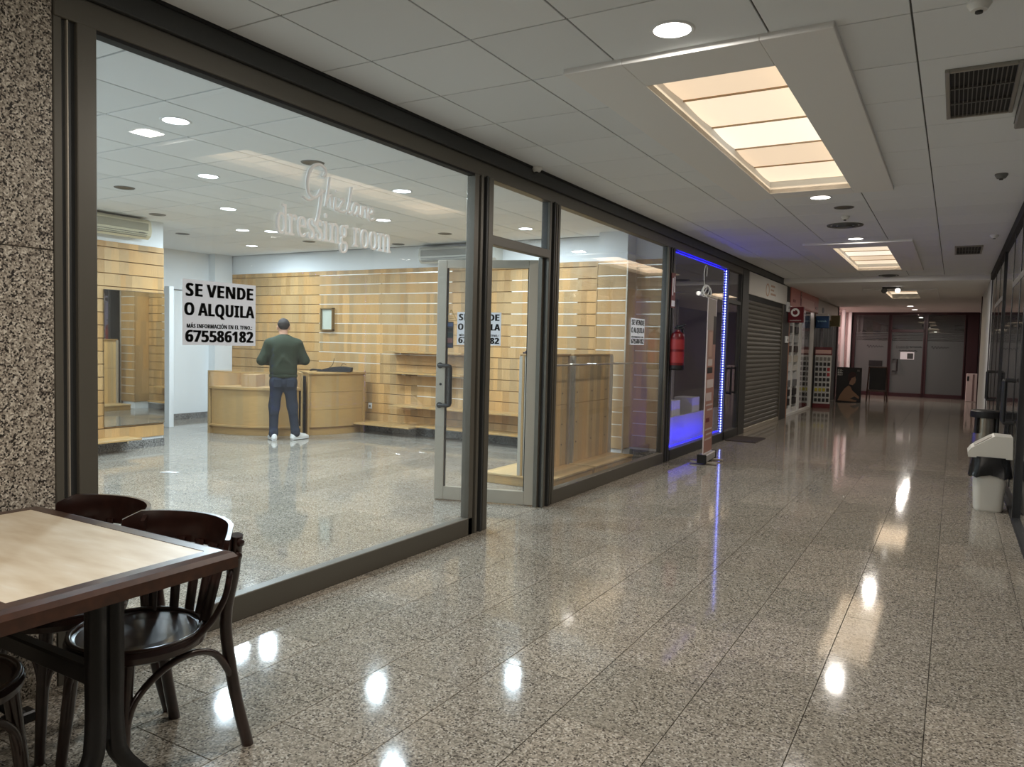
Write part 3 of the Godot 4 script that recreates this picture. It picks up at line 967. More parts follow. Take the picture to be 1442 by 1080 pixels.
# ------------------------------------------------------------------ shops farther along
func far_shops() -> void:
	# dark shop with blue light strips
	var r3 := struct("wall_blue_shop")
	block("side", Vector3(-6.5, 0, -9.30), Vector3(-3.08, CH, -9.17), M.room_mid, r3)
	block("side", Vector3(-6.5, 0, -12.75), Vector3(-3.08, CH, -12.6), M.room_mid, r3)
	block("back", Vector3(-6.62, 0, -12.75), Vector3(-6.5, CH, -9.17), M.room_mid, r3)
	for zq in [-10.25, -11.2]:
		block("plinth", Vector3(-3.62, 0.0, zq - 0.25), Vector3(-3.34, 0.66, zq + 0.12), M.white, r3, 0.004)
	block("screen", Vector3(-3.32, 0.0, -12.3), Vector3(-3.28, 0.45, -9.2), mat(rgb(196, 196, 206), 0.6), r3)
	block("counter_front", Vector3(-5.2, 0.0, -12.4), Vector3(-5.1, 1.0, -10.0), M.room_dark, r3)
	var led := thing("light_strip", "dotted blue light strip up the right edge of the dark shop window", "light strip", Vector3(-3.024, 0, -11.50))
	var ls := begin()
	for i in 62:
		bx(ls, Vector3(0.0, 0.14 + i * 0.0396, -0.011), Vector3(0.010, 0.14 + i * 0.0396 + 0.019, 0.011))
	obj("diode", ls, M.led, led).set_meta("kind", "stuff")
	block("tape", Vector3(-0.001, 0.12, -0.022), Vector3(0.002, 2.60, 0.022), glow(Color(0.05, 0.05, 0.9), 0.5), led)
	area_light(led, Vector3(0.004, 1.37, 0), Vector2(0.016, 2.44), 0.05, Color(0.12, 0.14, 1.0), Vector3(1, 0, 0))
	var top := thing("light_strip", "blue light strip along the top edge of the dark shop window", "light strip", Vector3(-3.045, 2.585, 0))
	block("tube", Vector3(-0.004, -0.005, -11.5), Vector3(0.004, 0.005, -9.1), M.led_soft, top)
	area_light(top, Vector3(0.02, -0.010, -10.2), Vector2(2.0, 0.006), 0.10, Color(0.08, 0.06, 1.0), Vector3(0.6, 1, 0).normalized())
	var lf := thing("light_strip", "broad blue light strip up the left edge of the dark shop window", "light strip", Vector3(-3.075, 0, -9.155))
	block("tube", Vector3(-0.03, 0.15, -0.045), Vector3(0.02, 2.25, 0.0), glow(Color(0.16, 0.16, 1.0), 1.2), lf)
	area_light(lf, Vector3(-0.04, 1.2, -0.05), Vector2(0.03, 1.9), 0.30, Color(0.03, 0.03, 1.0), Vector3(-0.5, 0, -1).normalized())
	var bt := thing("light_strip", "blue light strip along the bottom edge of the dark shop window", "light strip", Vector3(-3.06, 0.145, 0))
	block("tube", Vector3(-0.012, -0.006, -11.5), Vector3(0.012, 0.012, -9.1), glow(Color(0.16, 0.16, 1.0), 1.2), bt)
	area_light(bt, Vector3(-0.02, 0.02, -10.3), Vector2(2.3, 0.02), 0.40, Color(0.03, 0.03, 1.0), Vector3(-1, 0.5, 0).normalized())
	# mat outside the dark shop
	var dm := thing("door_mat", "dark doormat in front of the dark shop's glass door", "mat", Vector3(-2.74, 0.0, -11.95))
	block("pad", Vector3(-0.23, 0.001, -0.36), Vector3(0.23, 0.011, 0.36), M.mat_floor, dm, 0.003)

	# shuttered shop
	var sh := struct("door_4")
	var st := PackedVector2Array([Vector2(0, 0), Vector2(0.012, 0.012), Vector2(0.018, 0.038), Vector2(0.012, 0.064), Vector2(0, 0.076), Vector2(-0.006, 0.05), Vector2(-0.006, 0.02)])
	var sm := begin()
	prism(sm, st, 2.92, Transform3D(Basis(Vector3(1, 0, 0), Vector3.UP, Vector3(0, 0, 1)), Vector3.ZERO))
	var slat := sm.commit()
	for i in 28:
		var q := put("slat", slat, M.shutter, sh)
		q.position = Vector3(-3.02, 0.07 + i * 0.0775, -14.29)
	block("bottom_bar", Vector3(-3.03, 0.0, -15.75), Vector3(-2.99, 0.07, -12.83), M.alu, sh, 0.004)
	block("guide", Vector3(-3.05, 0.0, -15.83), Vector3(-2.985, 2.3, -15.75), M.bronze, sh, 0.004)
	block("guide", Vector3(-3.05, 0.0, -12.86), Vector3(-2.985, 2.3, -12.81), M.bronze_dark, sh, 0.004)
	block("housing", Vector3(-3.08, 2.23, -16.1), Vector3(-3.0, 2.32, -12.81), M.black_gap, sh)
	block("jamb", Vector3(-3.08, 0.0, -16.45), Vector3(-2.985, 2.70, -15.83), M.grey_dark, sh, 0.004)
	block("back", Vector3(-3.2, 0.0, -16.5), Vector3(-3.1, CH, -12.7), M.black_gap, sh)
	var sg := thing("sign_board", "white fascia sign with ring mark above the closed roller shutter", "sign", Vector3(-3.0, 2.505, -14.45))
	block("panel", Vector3(-0.05, -0.185, -1.62), Vector3(0.022, 0.185, 1.62), mat(rgb(222, 220, 214), 0.5), sg, 0.004)
	var ring := begin()
	var rp := []
	for i in 25:
		rp.append(Vector3(0.024, -0.02 + 0.105 * sin(TAU * i / 24.0), 0.22 - 0.13 * cos(TAU * i / 24.0)))
	tube(ring, rp, 0.013, 6, Vector3(1, 0, 0), 0.3, false)
	obj("ring_mark", ring, mat(rgb(196, 158, 128), 0.5), sg)
	for q in [[0.075, 0.34, 0.035], [0.0, 0.26, 0.03], [-0.075, 0.44, 0.035]]:
		block("text_line", Vector3(0.022, q[0] - q[2] * 0.5, -0.06 - q[1]), Vector3(0.025, q[0] + q[2] * 0.5, -0.06), mat(rgb(186, 156, 132), 0.5), sg)
	for q in [[2.28, "upper small white alarm box on the grey jamb beside the shutter", 0.1], [1.62, "lower small white alarm box on the grey jamb beside the shutter", 0.07]]:
		var ab := thing("alarm_box", q[1], "alarm box", Vector3(-2.985, q[0], -16.15))
		block("case", Vector3(0, -q[2], -0.12), Vector3(0.04, q[2], 0.12), M.white, ab, 0.008)
		block("lens", Vector3(0.04, -q[2] * 0.4, -0.03), Vector3(0.044, q[2] * 0.1, 0.03), M.grey, ab)

	# phone shop with pink fascia
	var p4 := struct("window_4")
	block("post", Vector3(-3.08, 0.0, -16.55), Vector3(-2.985, 2.34, -16.45), mat(rgb(176, 128, 104), 0.5), p4, 0.004)
	block("post", Vector3(-3.06, 0.0, -19.72), Vector3(-2.99, 2.34, -19.60), M.white, p4, 0.004)
	block("post", Vector3(-3.06, 0.0, -18.12), Vector3(-3.0, 2.34, -18.04), M.white, p4, 0.004)
	pane(p4, -18.12, -19.6, 0.05, 2.34)
	block("sill", Vector3(-3.06, 0.0, -19.6), Vector3(-2.99, 0.05, -16.55), M.white, p4)
	var r4 := struct("wall_phone_shop")
	block("back", Vector3(-6.0, 0, -20.0), Vector3(-5.9, CH, -16.5), M.white, r4)
	block("side", Vector3(-6.0, 0, -16.62), Vector3(-3.08, CH, -16.5), M.white, r4)
	block("side", Vector3(-6.0, 0, -20.1), Vector3(-3.08, CH, -19.95), M.white, r4)
	area_light(r4, Vector3(-4.0, 2.75, -18.2), Vector2(0.6, 2.0), 3.0, Color(1.0, 0.93, 0.9))
	var fs := thing("sign_board", "pinkish-red fascia sign above the phone shop", "sign", Vector3(-3.0, 2.525, -18.3))
	block("panel", Vector3(-0.06, -0.185, -1.80), Vector3(0.03, 0.185, 1.82), mat(rgb(206, 132, 122), 0.45), fs, 0.004)
	block("panel", Vector3(0.03, -0.15, -1.1), Vector3(0.034, 0.05, 0.55), mat(rgb(224, 168, 158), 0.45), fs)
	block("mark", Vector3(0.03, -0.14, 0.62), Vector3(0.036, 0.16, 0.74), mat(rgb(120, 24, 32), 0.45), fs)
	for q in [[0.10, rgb(196, 160, 150)], [0.02, rgb(196, 160, 150)]]:
		block("mark", Vector3(0.036, q[0], 0.65), Vector3(0.038, q[0] + 0.05, 0.71), mat(q[1], 0.5), fs)
	for zq in [1.45, -1.5]:
		block("mark", Vector3(0.03, -0.11, zq - 0.14), Vector3(0.034, -0.05, zq + 0.14), mat(rgb(150, 44, 44), 0.45), fs)
	# blade signs
	var bl := thing("blade_sign", "dark red projecting sign with white speech-mark ring by the phone shop", "sign", Vector3(-2.83, 2.13, -16.32))
	block("box", Vector3(-0.15, -0.16, -0.06), Vector3(0.15, 0.16, 0.06), M.red_dark, bl, 0.006)
	var rg := begin()
	lathe(rg, [Vector2(0.048, 0.0), Vector2(0.085, 0.0), Vector2(0.085, 0.004), Vector2(0.048, 0.004), Vector2(0.048, 0.0)], 28, Transform3D(Basis(Vector3(1, 0, 0), PI / 2), Vector3(-0.01, 0.045, 0.060)))
	tube(rg, smooth([Vector3(-0.035, 0.075, 0.0625), Vector3(-0.02, 0.11, 0.0625), Vector3(0.025, 0.128, 0.0625)], 4), [0.022, 0.02, 0.018, 0.016, 0.013, 0.01, 0.008, 0.005, 0.003], 6, Vector3(0, 0, 1), 0.1)
	obj("ring_mark", rg, M.vinyl, bl)
	text("lettering", "vodafone", 0.026, M.vinyl, bl, Transform3D(Basis(), Vector3(0.0, -0.115, 0.0615)), 0.22)
	var bb := thing("blade_sign", "blue projecting sign with pale lettering farther along the shops", "sign", Vector3(-2.84, 2.115, -20.0))
	block("box", Vector3(-0.15, -0.15, -0.06), Vector3(0.15, 0.15, 0.06), M.blue_sign, bb, 0.006)
	squiggle(bb, Vector3(-0.11, 0.02, 0.0615), 0.20, 0.018, 0.007, mat(rgb(150, 196, 220), 0.5))
	block("top_band", Vector3(-0.15, 0.15, -0.06), Vector3(0.12, 0.20, 0.06), M.white, bb)
	var kb := thing("blade_sign", "olive-beige lit box sign beyond the blue projecting sign", "sign", Vector3(-2.88, 2.24, -22.6))
	block("box", Vector3(-0.12, -0.15, -0.06), Vector3(0.12, 0.15, 0.06), mat(rgb(186, 176, 136), 0.5), kb, 0.006)
	block("face", Vector3(-0.105, -0.135, 0.06), Vector3(0.105, 0.135, 0.064), mat(rgb(150, 142, 106), 0.5), kb)
	# white accessory cabinets in the phone shop's window
	for q in [[-16.58, -17.25, "white accessory cabinet at the near end of the phone shop window"], [-17.30, -18.02, "white accessory cabinet in the middle of the phone shop window"]]:
		var t := thing("accessory_cabinet", q[2], "cabinet", Vector3(-3.06, 0, 0))
		block("back", Vector3(-0.12, 0.05, q[1]), Vector3(-0.10, 2.30, q[0]), M.white, t)
		for zq in [q[0], q[1] + 0.10]:
			block("upright", Vector3(-0.10, 0.05, zq - 0.10), Vector3(0.02, 2.30, zq), M.white, t, 0.004)
		for yq in [0.05, 0.96, 2.2]:
			block("shelf", Vector3(-0.10, yq, q[1] + 0.1), Vector3(0.02, yq + 0.1, q[0] - 0.1), M.white, t)
		var cols := [rgb(30, 30, 34), rgb(190, 196, 200), rgb(70, 60, 58), rgb(214, 210, 200), rgb(120, 124, 130), rgb(34, 34, 40)]
		var n := 0
		for yq in [0.22, 0.42, 0.62, 1.15, 1.36, 1.58, 1.78, 2.0]:
			block("pack", Vector3(-0.10, yq, q[1] + 0.16), Vector3(0.035, yq + (0.18 if yq > 1.9 else 0.14), q[0] - 0.16), mat(cols[(n * 5 + (0 if yq < 1.9 else -n * 5)) % 6], 0.5), t)
			n += 1
	var gs := thing("stock_shelf", "shelf of small boxed goods behind the phone shop's glass", "shelf", Vector3(-3.30, 0, -18.86))
	block("back", Vector3(-0.22, 0, -0.68), Vector3(-0.20, 2.25, 0.68), M.grey, gs)
	for yq in [0.1, 0.5, 0.9, 1.3, 1.7, 2.05]:
		block("shelf", Vector3(-0.20, yq, -0.68), Vector3(0.1, yq + 0.02, 0.68), M.white, gs)
		for k in 5:
			var hh := rng.randf_range(0.12, 0.3)
			block("pack", Vector3(-0.15, yq + 0.02, -0.62 + k * 0.26), Vector3(0.05, yq + 0.02 + hh, -0.62 + k * 0.26 + rng.randf_range(0.1, 0.2)), mat(Color.from_hsv(rng.randf(), rng.randf_range(0.1, 0.55), rng.randf_range(0.2, 0.7)), 0.5), gs)

	# grey folding front
	var d5 := struct("door_5")
	for k in 9:
		block("panel", Vector3(-3.06, 0.0, -19.76 - 0.46 * (k + 1) + 0.012), Vector3(-3.0, 2.24, -19.76 - 0.46 * k - 0.012), M.grey_dark if k % 2 else M.bronze_dark, d5, 0.01)
	block("window_strip", Vector3(-2.998, 0.9, -21.2), Vector3(-2.994, 2.0, -20.75), mat(rgb(80, 84, 92), 0.2), d5)
	block("back", Vector3(-3.2, 0.0, -24.0), Vector3(-3.1, CH, -19.7), M.black_gap, d5)
	block("pier", Vector3(-3.08, 0.0, -24.05), Vector3(-2.97, 2.71, -23.86), M.maroon, d5)
	var s5 := thing("sign_board", "pale fascia sign with small dark round mark above the grey folding front", "sign", Vector3(-3.0, 2.47, -22.0))
	block("panel", Vector3(-0.06, -0.22, -1.84), Vector3(0.02, 0.22, 1.84), mat(rgb(196, 184, 172), 0.5), s5, 0.004)
	var dk := begin()
	lathe(dk, [Vector2(0.0, 0.006), Vector2(0.075, 0.006), Vector2(0.075, 0.0)], 20, Transform3D(Basis(Vector3(0, 0, 1), -PI / 2), Vector3(0.02, -0.02, 1.05)), 1.0, 2.2)
	obj("round_mark", dk, mat(rgb(70, 40, 44), 0.5), s5)
	# clothing shop window, bright and pinkish
	var w6 := struct("window_6")
	for zq in [-24.06, -25.6, -27.3]:
		block("post", Vector3(-3.05, 0, zq - 0.07), Vector3(-2.98, 2.71, zq + 0.07), M.white, w6)
	block("sill", Vector3(-3.05, 0, -27.3), Vector3(-2.98, 0.08, -24.06), M.maroon, w6)
	pane(w6, -24.1, -27.3, 0.08, 2.71)
	var r6 := struct("wall_clothes_shop")
	var pink := mat(rgb(226, 200, 196), 0.7)
	block("back", Vector3(-5.1, 0, -27.6), Vector3(-5.0, CH, -24.0), pink, r6)
	block("side", Vector3(-5.0, 0, -24.12), Vector3(-3.08, CH, -24.0), pink, r6)
	block("side", Vector3(-5.0, 0, -27.6), Vector3(-3.08, CH, -27.5), pink, r6)
	area_light(r6, Vector3(-3.7, 2.75, -25.7), Vector2(0.6, 2.4), 4.5, Color(1.0, 0.86, 0.84))
	var gr := thing("clothes_rail", "rail of hanging white and red clothes in the bright far window", "clothes rail", Vector3(-3.5, 0, -25.7))
	var rr := begin()
	tube(rr, [Vector3(0, 1.75, -1.4), Vector3(0, 1.75, 1.4)], 0.015, 8)
	for zq in [-1.4, 1.4]:
		tube(rr, [Vector3(0, 0, zq), Vector3(0, 1.75, zq)], 0.018, 8)
	obj("frame", rr, M.chrome, gr)
	for k in 9:
		var zq := -1.2 + k * 0.3
		var red := k == 6 or k == 7
		var ln := 0.9 + 0.25 * sin(k * 2.3)
		var g := begin()
		prism(g, PackedVector2Array([Vector2(-0.06, 1.72), Vector2(0.06, 1.72), Vector2(0.22, 1.62), Vector2(0.19, 1.35), Vector2(0.24, 1.7 - ln), Vector2(-0.24, 1.7 - ln), Vector2(-0.19, 1.35), Vector2(-0.22, 1.62)]), 0.08, Transform3D(Basis(Vector3.UP, 0.5 + 0.25 * sin(k * 1.7)), Vector3(0, 0, zq)))
		obj("garment", g, mat(rgb(170, 26, 40), 0.9) if red else mat(Color.from_hsv(0.02, 0.05, 0.55 + 0.4 * absf(sin(k * 1.3))), 0.9), gr)

	# far end: frosted glass front in maroon frames
	var zf := -27.45
	var wf := struct("wall_far")
	block("column", Vector3(0.27, 0, zf - 0.2), Vector3(0.62, 2.71, zf + 0.05), M.maroon, wf, 0.004)
	block("column", Vector3(0.64, 0, zf - 0.2), Vector3(1.6, 2.71, zf + 0.03), M.maroon, wf, 0.004)
	block("back", Vector3(-3.3, 0, zf - 0.75), Vector3(1.7, 2.85, zf - 0.6), M.black_gap, wf)
	block("header", Vector3(-3.0, 2.62, zf - 0.04), Vector3(0.27, 2.71, zf + 0.04), M.maroon, wf)
	var bays := [[-2.88, -1.86, "window_7"], [-1.80, -0.86, "door_7"], [-0.78, 0.26, "window_8"]]
	for b in bays:
		var w := struct(b[2])
		block("frosted_pane", Vector3(b[0], 0.12, zf - 0.012), Vector3(b[1], 1.80, zf), M.frost, w)
		for k in 5:
			block("frosted_stripe", Vector3(b[0], 1.83 + k * 0.05, zf - 0.012), Vector3(b[1], 1.83 + k * 0.05 + 0.026, zf), M.frost, w)
		block("pane", Vector3(b[0], 0.12, zf - 0.03), Vector3(b[1], 2.62, zf - 0.022), M.glass, w)
		block("frame", Vector3(b[0] - 0.07, 0, zf - 0.04), Vector3(b[0] + 0.02, 2.62, zf + 0.05), M.maroon, w)
		block("frame", Vector3(b[1] - 0.02, 0, zf - 0.04), Vector3(b[1] + 0.05, 2.62, zf + 0.05), M.maroon, w)
		block("frame", Vector3(b[0], 0, zf - 0.04), Vector3(b[1], 0.12, zf + 0.05), M.maroon, w)
		if b[2] == "door_7":
			block("frame", Vector3(b[0], 2.07, zf - 0.04), Vector3(b[1], 2.16, zf + 0.05), M.maroon, w)
			var h := begin()
			tube(h, [Vector3(-1.70, 1.20, zf + 0.03), Vector3(-1.70, 1.20, zf + 0.10), Vector3(-1.58, 1.20, zf + 0.10), Vector3(-1.58, 0.82, zf + 0.10), Vector3(-1.70, 0.82, zf + 0.10), Vector3(-1.70, 0.82, zf + 0.03)], 0.025, 8, Vector3(0.1, 0.2, 1))
			obj("handle", h, M.black, w)
			var lt := mat(rgb(24, 25, 27), 0.6)
			text("lettering", "Centro de", 0.09, lt, w, Transform3D(Basis(), Vector3(-1.46, 1.60, zf + 0.003)), 0.36, "Droid Serif", 400, 0.004)
			squiggle(w, Vector3(-1.25, 1.60, zf + 0.004), 0.34, 0.022, 0.009, lt)
			squiggle(w, Vector3(-1.55, 1.48, zf + 0.004), 0.52, 0.02, 0.009, lt)
		else:
			var lg := begin()
			var cx: float = b[0] + (0.62 if b[2] == "window_7" else 0.38)
			var pts := []
			for i in 22:
				pts.append(Vector3(cx - 0.24 + i * 0.023, 1.60 + 0.05 * sin(i * 1.7) * (1.0 - i / 30.0), zf + 0.004))
			tube(lg, smooth(pts, 3), 0.008, 5, Vector3(0, 0, 1), 0.3)
			obj("script_mark", lg, mat(rgb(44, 46, 48), 0.6), w)
	var nt := thing("notice", "white paper notice with dark picture on the far frosted door", "notice", Vector3(-1.31, 1.32, zf + 0.012))
	block("sheet", Vector3(-0.2, -0.12, -0.002), Vector3(0.2, 0.12, 0.002), M.paper, nt)
	block("picture", Vector3(0.0, -0.10, 0.002), Vector3(0.17, 0.08, 0.004), M.grey_dark, nt)
	var plq := thing("notice", "small dark plaque on the far frosted window above the chalkboard", "notice", Vector3(-2.22, 1.05, zf + 0.012))
	block("sheet", Vector3(-0.2, -0.09, -0.002), Vector3(0.2, 0.09, 0.003), M.black, plq)

# a line of handwriting too small to read
func squiggle(parent: Node, at: Vector3, w: float, h: float, r: float, m: Material) -> void:
	var pts := []
	for i in 19:
		pts.append(at + Vector3(w * i / 18.0, h * sin(i * 2.1) * (0.7 + 0.5 * sin(i * 0.9)), 0))
	var st := begin()
	tube(st, smooth(pts, 3), r, 5, Vector3(0, 0, 1), 0.3)
	obj("lettering", st, m, parent)

# ------------------------------------------------------------------ right wall
func right_side() -> void:
	var w := struct("wall_right")
	block("base", Vector3(RX - 0.02, 0, -15.5), Vector3(RX + 0.06, 0.05, 6.0), M.black_gap, w)
	block("header", Vector3(RX - 0.02, 2.70, -15.5), Vector3(RX + 0.08, 2.83, 6.0), M.black_gap, w)
	block("pillar", Vector3(RX - 0.01, 0, -20.0), Vector3(RX + 0.35, 2.82, -15.5), M.plaster, w, 0.004)
	block("pillar_edge", Vector3(RX - 0.03, 0, -20.12), Vector3(RX + 0.38, 2.72, -19.98), M.maroon, w)
	block("back", Vector3(2.9, 0, -15.5), Vector3(3.1, 2.85, 6.2), M.room_dark, w)
	block("end", Vector3(RX, 0, -15.7), Vector3(3.1, 2.85, -15.4), M.room_dark, w)
	block("far_side", Vector3(1.6, 0, -27.7), Vector3(1.75, 2.85, -15.6), M.maroon, w)
	block("ceiling_board", Vector3(RX + 0.08, 2.72, -15.4), Vector3(3.0, 2.82, 6.0), M.room_mid, w)
	area_light(w, Vector3(0.75, 2.55, -9.0), Vector2(5.0, 0.2), 0.9, Color(1.0, 0.97, 0.94), Vector3(1, -0.35, 0).normalized())
	var g := struct("window_9")
	var zs := [6.0, 3.0, 0.0, -2.6, -5.2, -7.56, -8.62, -9.75, -11.4, -12.65, -13.9, -15.5]
	for i in zs.size() - 1:
		block("post", Vector3(RX + (-0.022 if i == 5 else (-0.01 if i == 8 else 0.004)), 0.0, zs[i] - 0.04), Vector3(RX + 0.05, 2.72, zs[i] + 0.03), M.black, g, 0.002)
		block("pane", Vector3(RX + 0.008, 0.05, zs[i + 1]), Vector3(RX + 0.016, 2.70, zs[i]), M.glass, g)
		if i in [5, 6, 8, 9]:
			block("rail", Vector3(RX + 0.004, 2.12, zs[i + 1]), Vector3(RX + 0.04, 2.19, zs[i]), M.black, g, 0.003)
			block("rail", Vector3(RX + 0.004, 0.05, zs[i + 1]), Vector3(RX + 0.04, 0.15, zs[i]), M.black, g, 0.003)
	for q in [[-8.30, "near"], [-12.45, "far"]]:
		var h := begin()
		for off in [0.0, 0.22]:
			var zq: float = q[0] - off
			tube(h, [Vector3(RX, 1.17, zq), Vector3(RX - 0.08, 1.17, zq), Vector3(RX - 0.085, 1.16, zq), Vector3(RX - 0.085, 0.79, zq), Vector3(RX - 0.08, 0.78, zq), Vector3(RX, 0.78, zq)], 0.018, 8, Vector3(0, 0, 1))
		obj("handle", h, M.black, g)
	# swing-lid bin
	var b := thing("waste_bin", "white plastic swing-lid bin with black liner by the right-hand glass doors", "bin", Vector3(0.325, 0, -8.08))
	var body := begin()
	var prev := []
	var levels := [[0.0, 0.105, 0.125], [0.02, 0.115, 0.135], [0.30, 0.13, 0.15], [0.46, 0.14, 0.165]]
	loft(body, levels)
	obj("body", body, M.bin_white, b)
	var liner := begin()
	var lv := []
	for k in 6:
		lv.append([0.32 + k * 0.035, 0.165 - 0.003 * k, 0.19 - 0.003 * k])
	loft(liner, lv, 0.03)
	obj("liner", liner, M.bag, b)
	var lid := begin()
	var pf := PackedVector2Array([Vector2(-0.175, 0.485), Vector2(0.16, 0.485), Vector2(0.155, 0.68), Vector2(0.02, 0.685), Vector2(-0.155, 0.565), Vector2(-0.18, 0.525)])
	prism(lid, pf, 0.33)
	obj("lid", lid, M.bin_white, b)
	var flap := begin()
	box(flap, Transform3D(Basis(Vector3(0, 0, 1), atan2(0.12, 0.175)), Vector3(-0.068, 0.631, 0)), Vector3(0.16, 0.006, 0.24), 0.002)
	obj("flap", flap, mat(rgb(150, 146, 136), 0.45), b)
	# metal bin with ashtray behind it
	var c := thing("litter_bin", "round brushed-metal litter bin with black open top behind the white bin", "bin", Vector3(0.345, 0, -10.3))
	var cy := begin()
	lathe(cy, [Vector2(0.0, 0.0), Vector2(0.135, 0.0), Vector2(0.14, 0.02), Vector2(0.14, 0.50), Vector2(0.0, 0.50)], 28)
	obj("drum", cy, mat(rgb(168, 162, 150), 0.25, 0.9), c)
	var hood := begin()
	lathe(hood, [Vector2(0.0, 0.68), Vector2(0.152, 0.68), Vector2(0.155, 0.70), Vector2(0.155, 0.75), Vector2(0.14, 0.765), Vector2(0.0, 0.765)], 28)
	for k in 3:
		var a := TAU * k / 3.0 + 0.3
		tube(hood, [Vector3(cos(a) * 0.12, 0.49, sin(a) * 0.12), Vector3(cos(a) * 0.12, 0.69, sin(a) * 0.12)], 0.02, 8)
	obj("hood", hood, M.black, c)
	var inner := begin()
	lathe(inner, [Vector2(0.10, 0.50), Vector2(0.10, 0.68)], 20)
	obj("core", inner, mat(rgb(168, 162, 150), 0.25, 0.9), c)
	# far pale bins
	for k in 2:
		var pb := thing("recycling_bin", ["left of the two pale upright bins at the far maroon column", "right of the two pale upright bins at the far maroon column"][k], "bin", Vector3(0.48 + 0.30 * k, 0, -26.4))
		block("body", Vector3(-0.14, 0.0, -0.14), Vector3(0.14, 0.84, 0.14), mat(rgb(206, 186, 182), 0.5), pb, 0.01)
		block("slot", Vector3(-0.12, 0.62, 0.14), Vector3(-0.07, 0.76, 0.145), M.black, pb)
		block("stripe", Vector3(0.02, 0.02, 0.14), Vector3(0.07, 0.82, 0.144), mat(rgb(120, 96, 94), 0.5), pb)

# stacked rounded rectangles [y, half x, half z]; ruffle makes folds
func loft(st: SurfaceTool, levels: Array, ruffle := 0.0) -> void:
	var rings := []
	var n := 40
	for l in levels:
		var ring := []
		for k in n:
			var a := TAU * k / n
			var c := cos(a)
			var s := sin(a)
			var e := 0.42
			var r := 1.0 + ruffle * (sin(a * 7.0 + l[0] * 20.0) + 0.6 * sin(a * 13.0 + 1.0 + l[0] * 9.0)) * clampf((0.52 - l[0]) * 8.0, 0.2, 1.6)
			ring.append(Vector3(signf(c) * pow(absf(c), e) * l[1] * r, l[0] + (ruffle * 0.5 * sin(a * 9.0) if l == levels[0] else 0.0), signf(s) * pow(absf(s), e) * l[2] * r))
		rings.append(ring)
	for i in rings.size() - 1:
		for k in n:
			var j := (k + 1) % n
			var nn: Array = []
			for v in [[i, k], [i, j], [i + 1, j], [i + 1, k]]:
				var rr = rings[v[0]]
				var t1: Vector3 = rr[(v[1] + 1) % n] - rr[(v[1] - 1 + n) % n]
				var t2: Vector3 = rings[mini(v[0] + 1, rings.size() - 1)][v[1]] - rings[maxi(v[0] - 1, 0)][v[1]]
				nn.append(t2.cross(t1).normalized())
			tri(st, rings[i][k], rings[i][j], rings[i + 1][j], nn[0], nn[1], nn[2])
			tri(st, rings[i][k], rings[i + 1][j], rings[i + 1][k], nn[0], nn[2], nn[3])
	for e in [0, rings.size() - 1]:
		var cen := Vector3(0, levels[e][0], 0)
		var d := Vector3.DOWN if e == 0 else Vector3.UP
		for k in n:
			tri(st, cen, rings[e][k], rings[e][(k + 1) % n], d, d, d)

# ------------------------------------------------------------------ things on the ceilings
func downlight(x: float, z: float, y: float, label: String, lit: bool, e: float, cool: bool, r := 0.092) -> void:
	var t := thing("ceiling_light" if lit else "recessed_downlight", label, "ceiling light" if lit else "downlight", Vector3(x, y, z), 0.0, "round ceiling lights" if lit else "dark unlit downlights")
	var rim := begin()
	lathe(rim, [Vector2(r * 0.9, -0.004), Vector2(r * 1.02, -0.006), Vector2(r * 1.10, -0.001), Vector2(r * 1.10, 0.004)], 28)
	obj("rim", rim, M.white if lit else M.grey, t)
	var d := begin()
	lathe(d, [Vector2(0.0, -0.002), Vector2(r * 0.92, -0.002)], 28)
	var m: Material = (M.lamp_cool if cool else M.lamp) if lit else mat(rgb(92, 86, 74), 0.5)
	obj("diffuser", d, m, t)
	if lit:
		area_light(t, Vector3(0, -0.012, 0), Vector2(r * 1.6, r * 1.6), e, Color(0.87, 0.955, 1.0) if cool else Color(1.0, 0.972, 0.935))

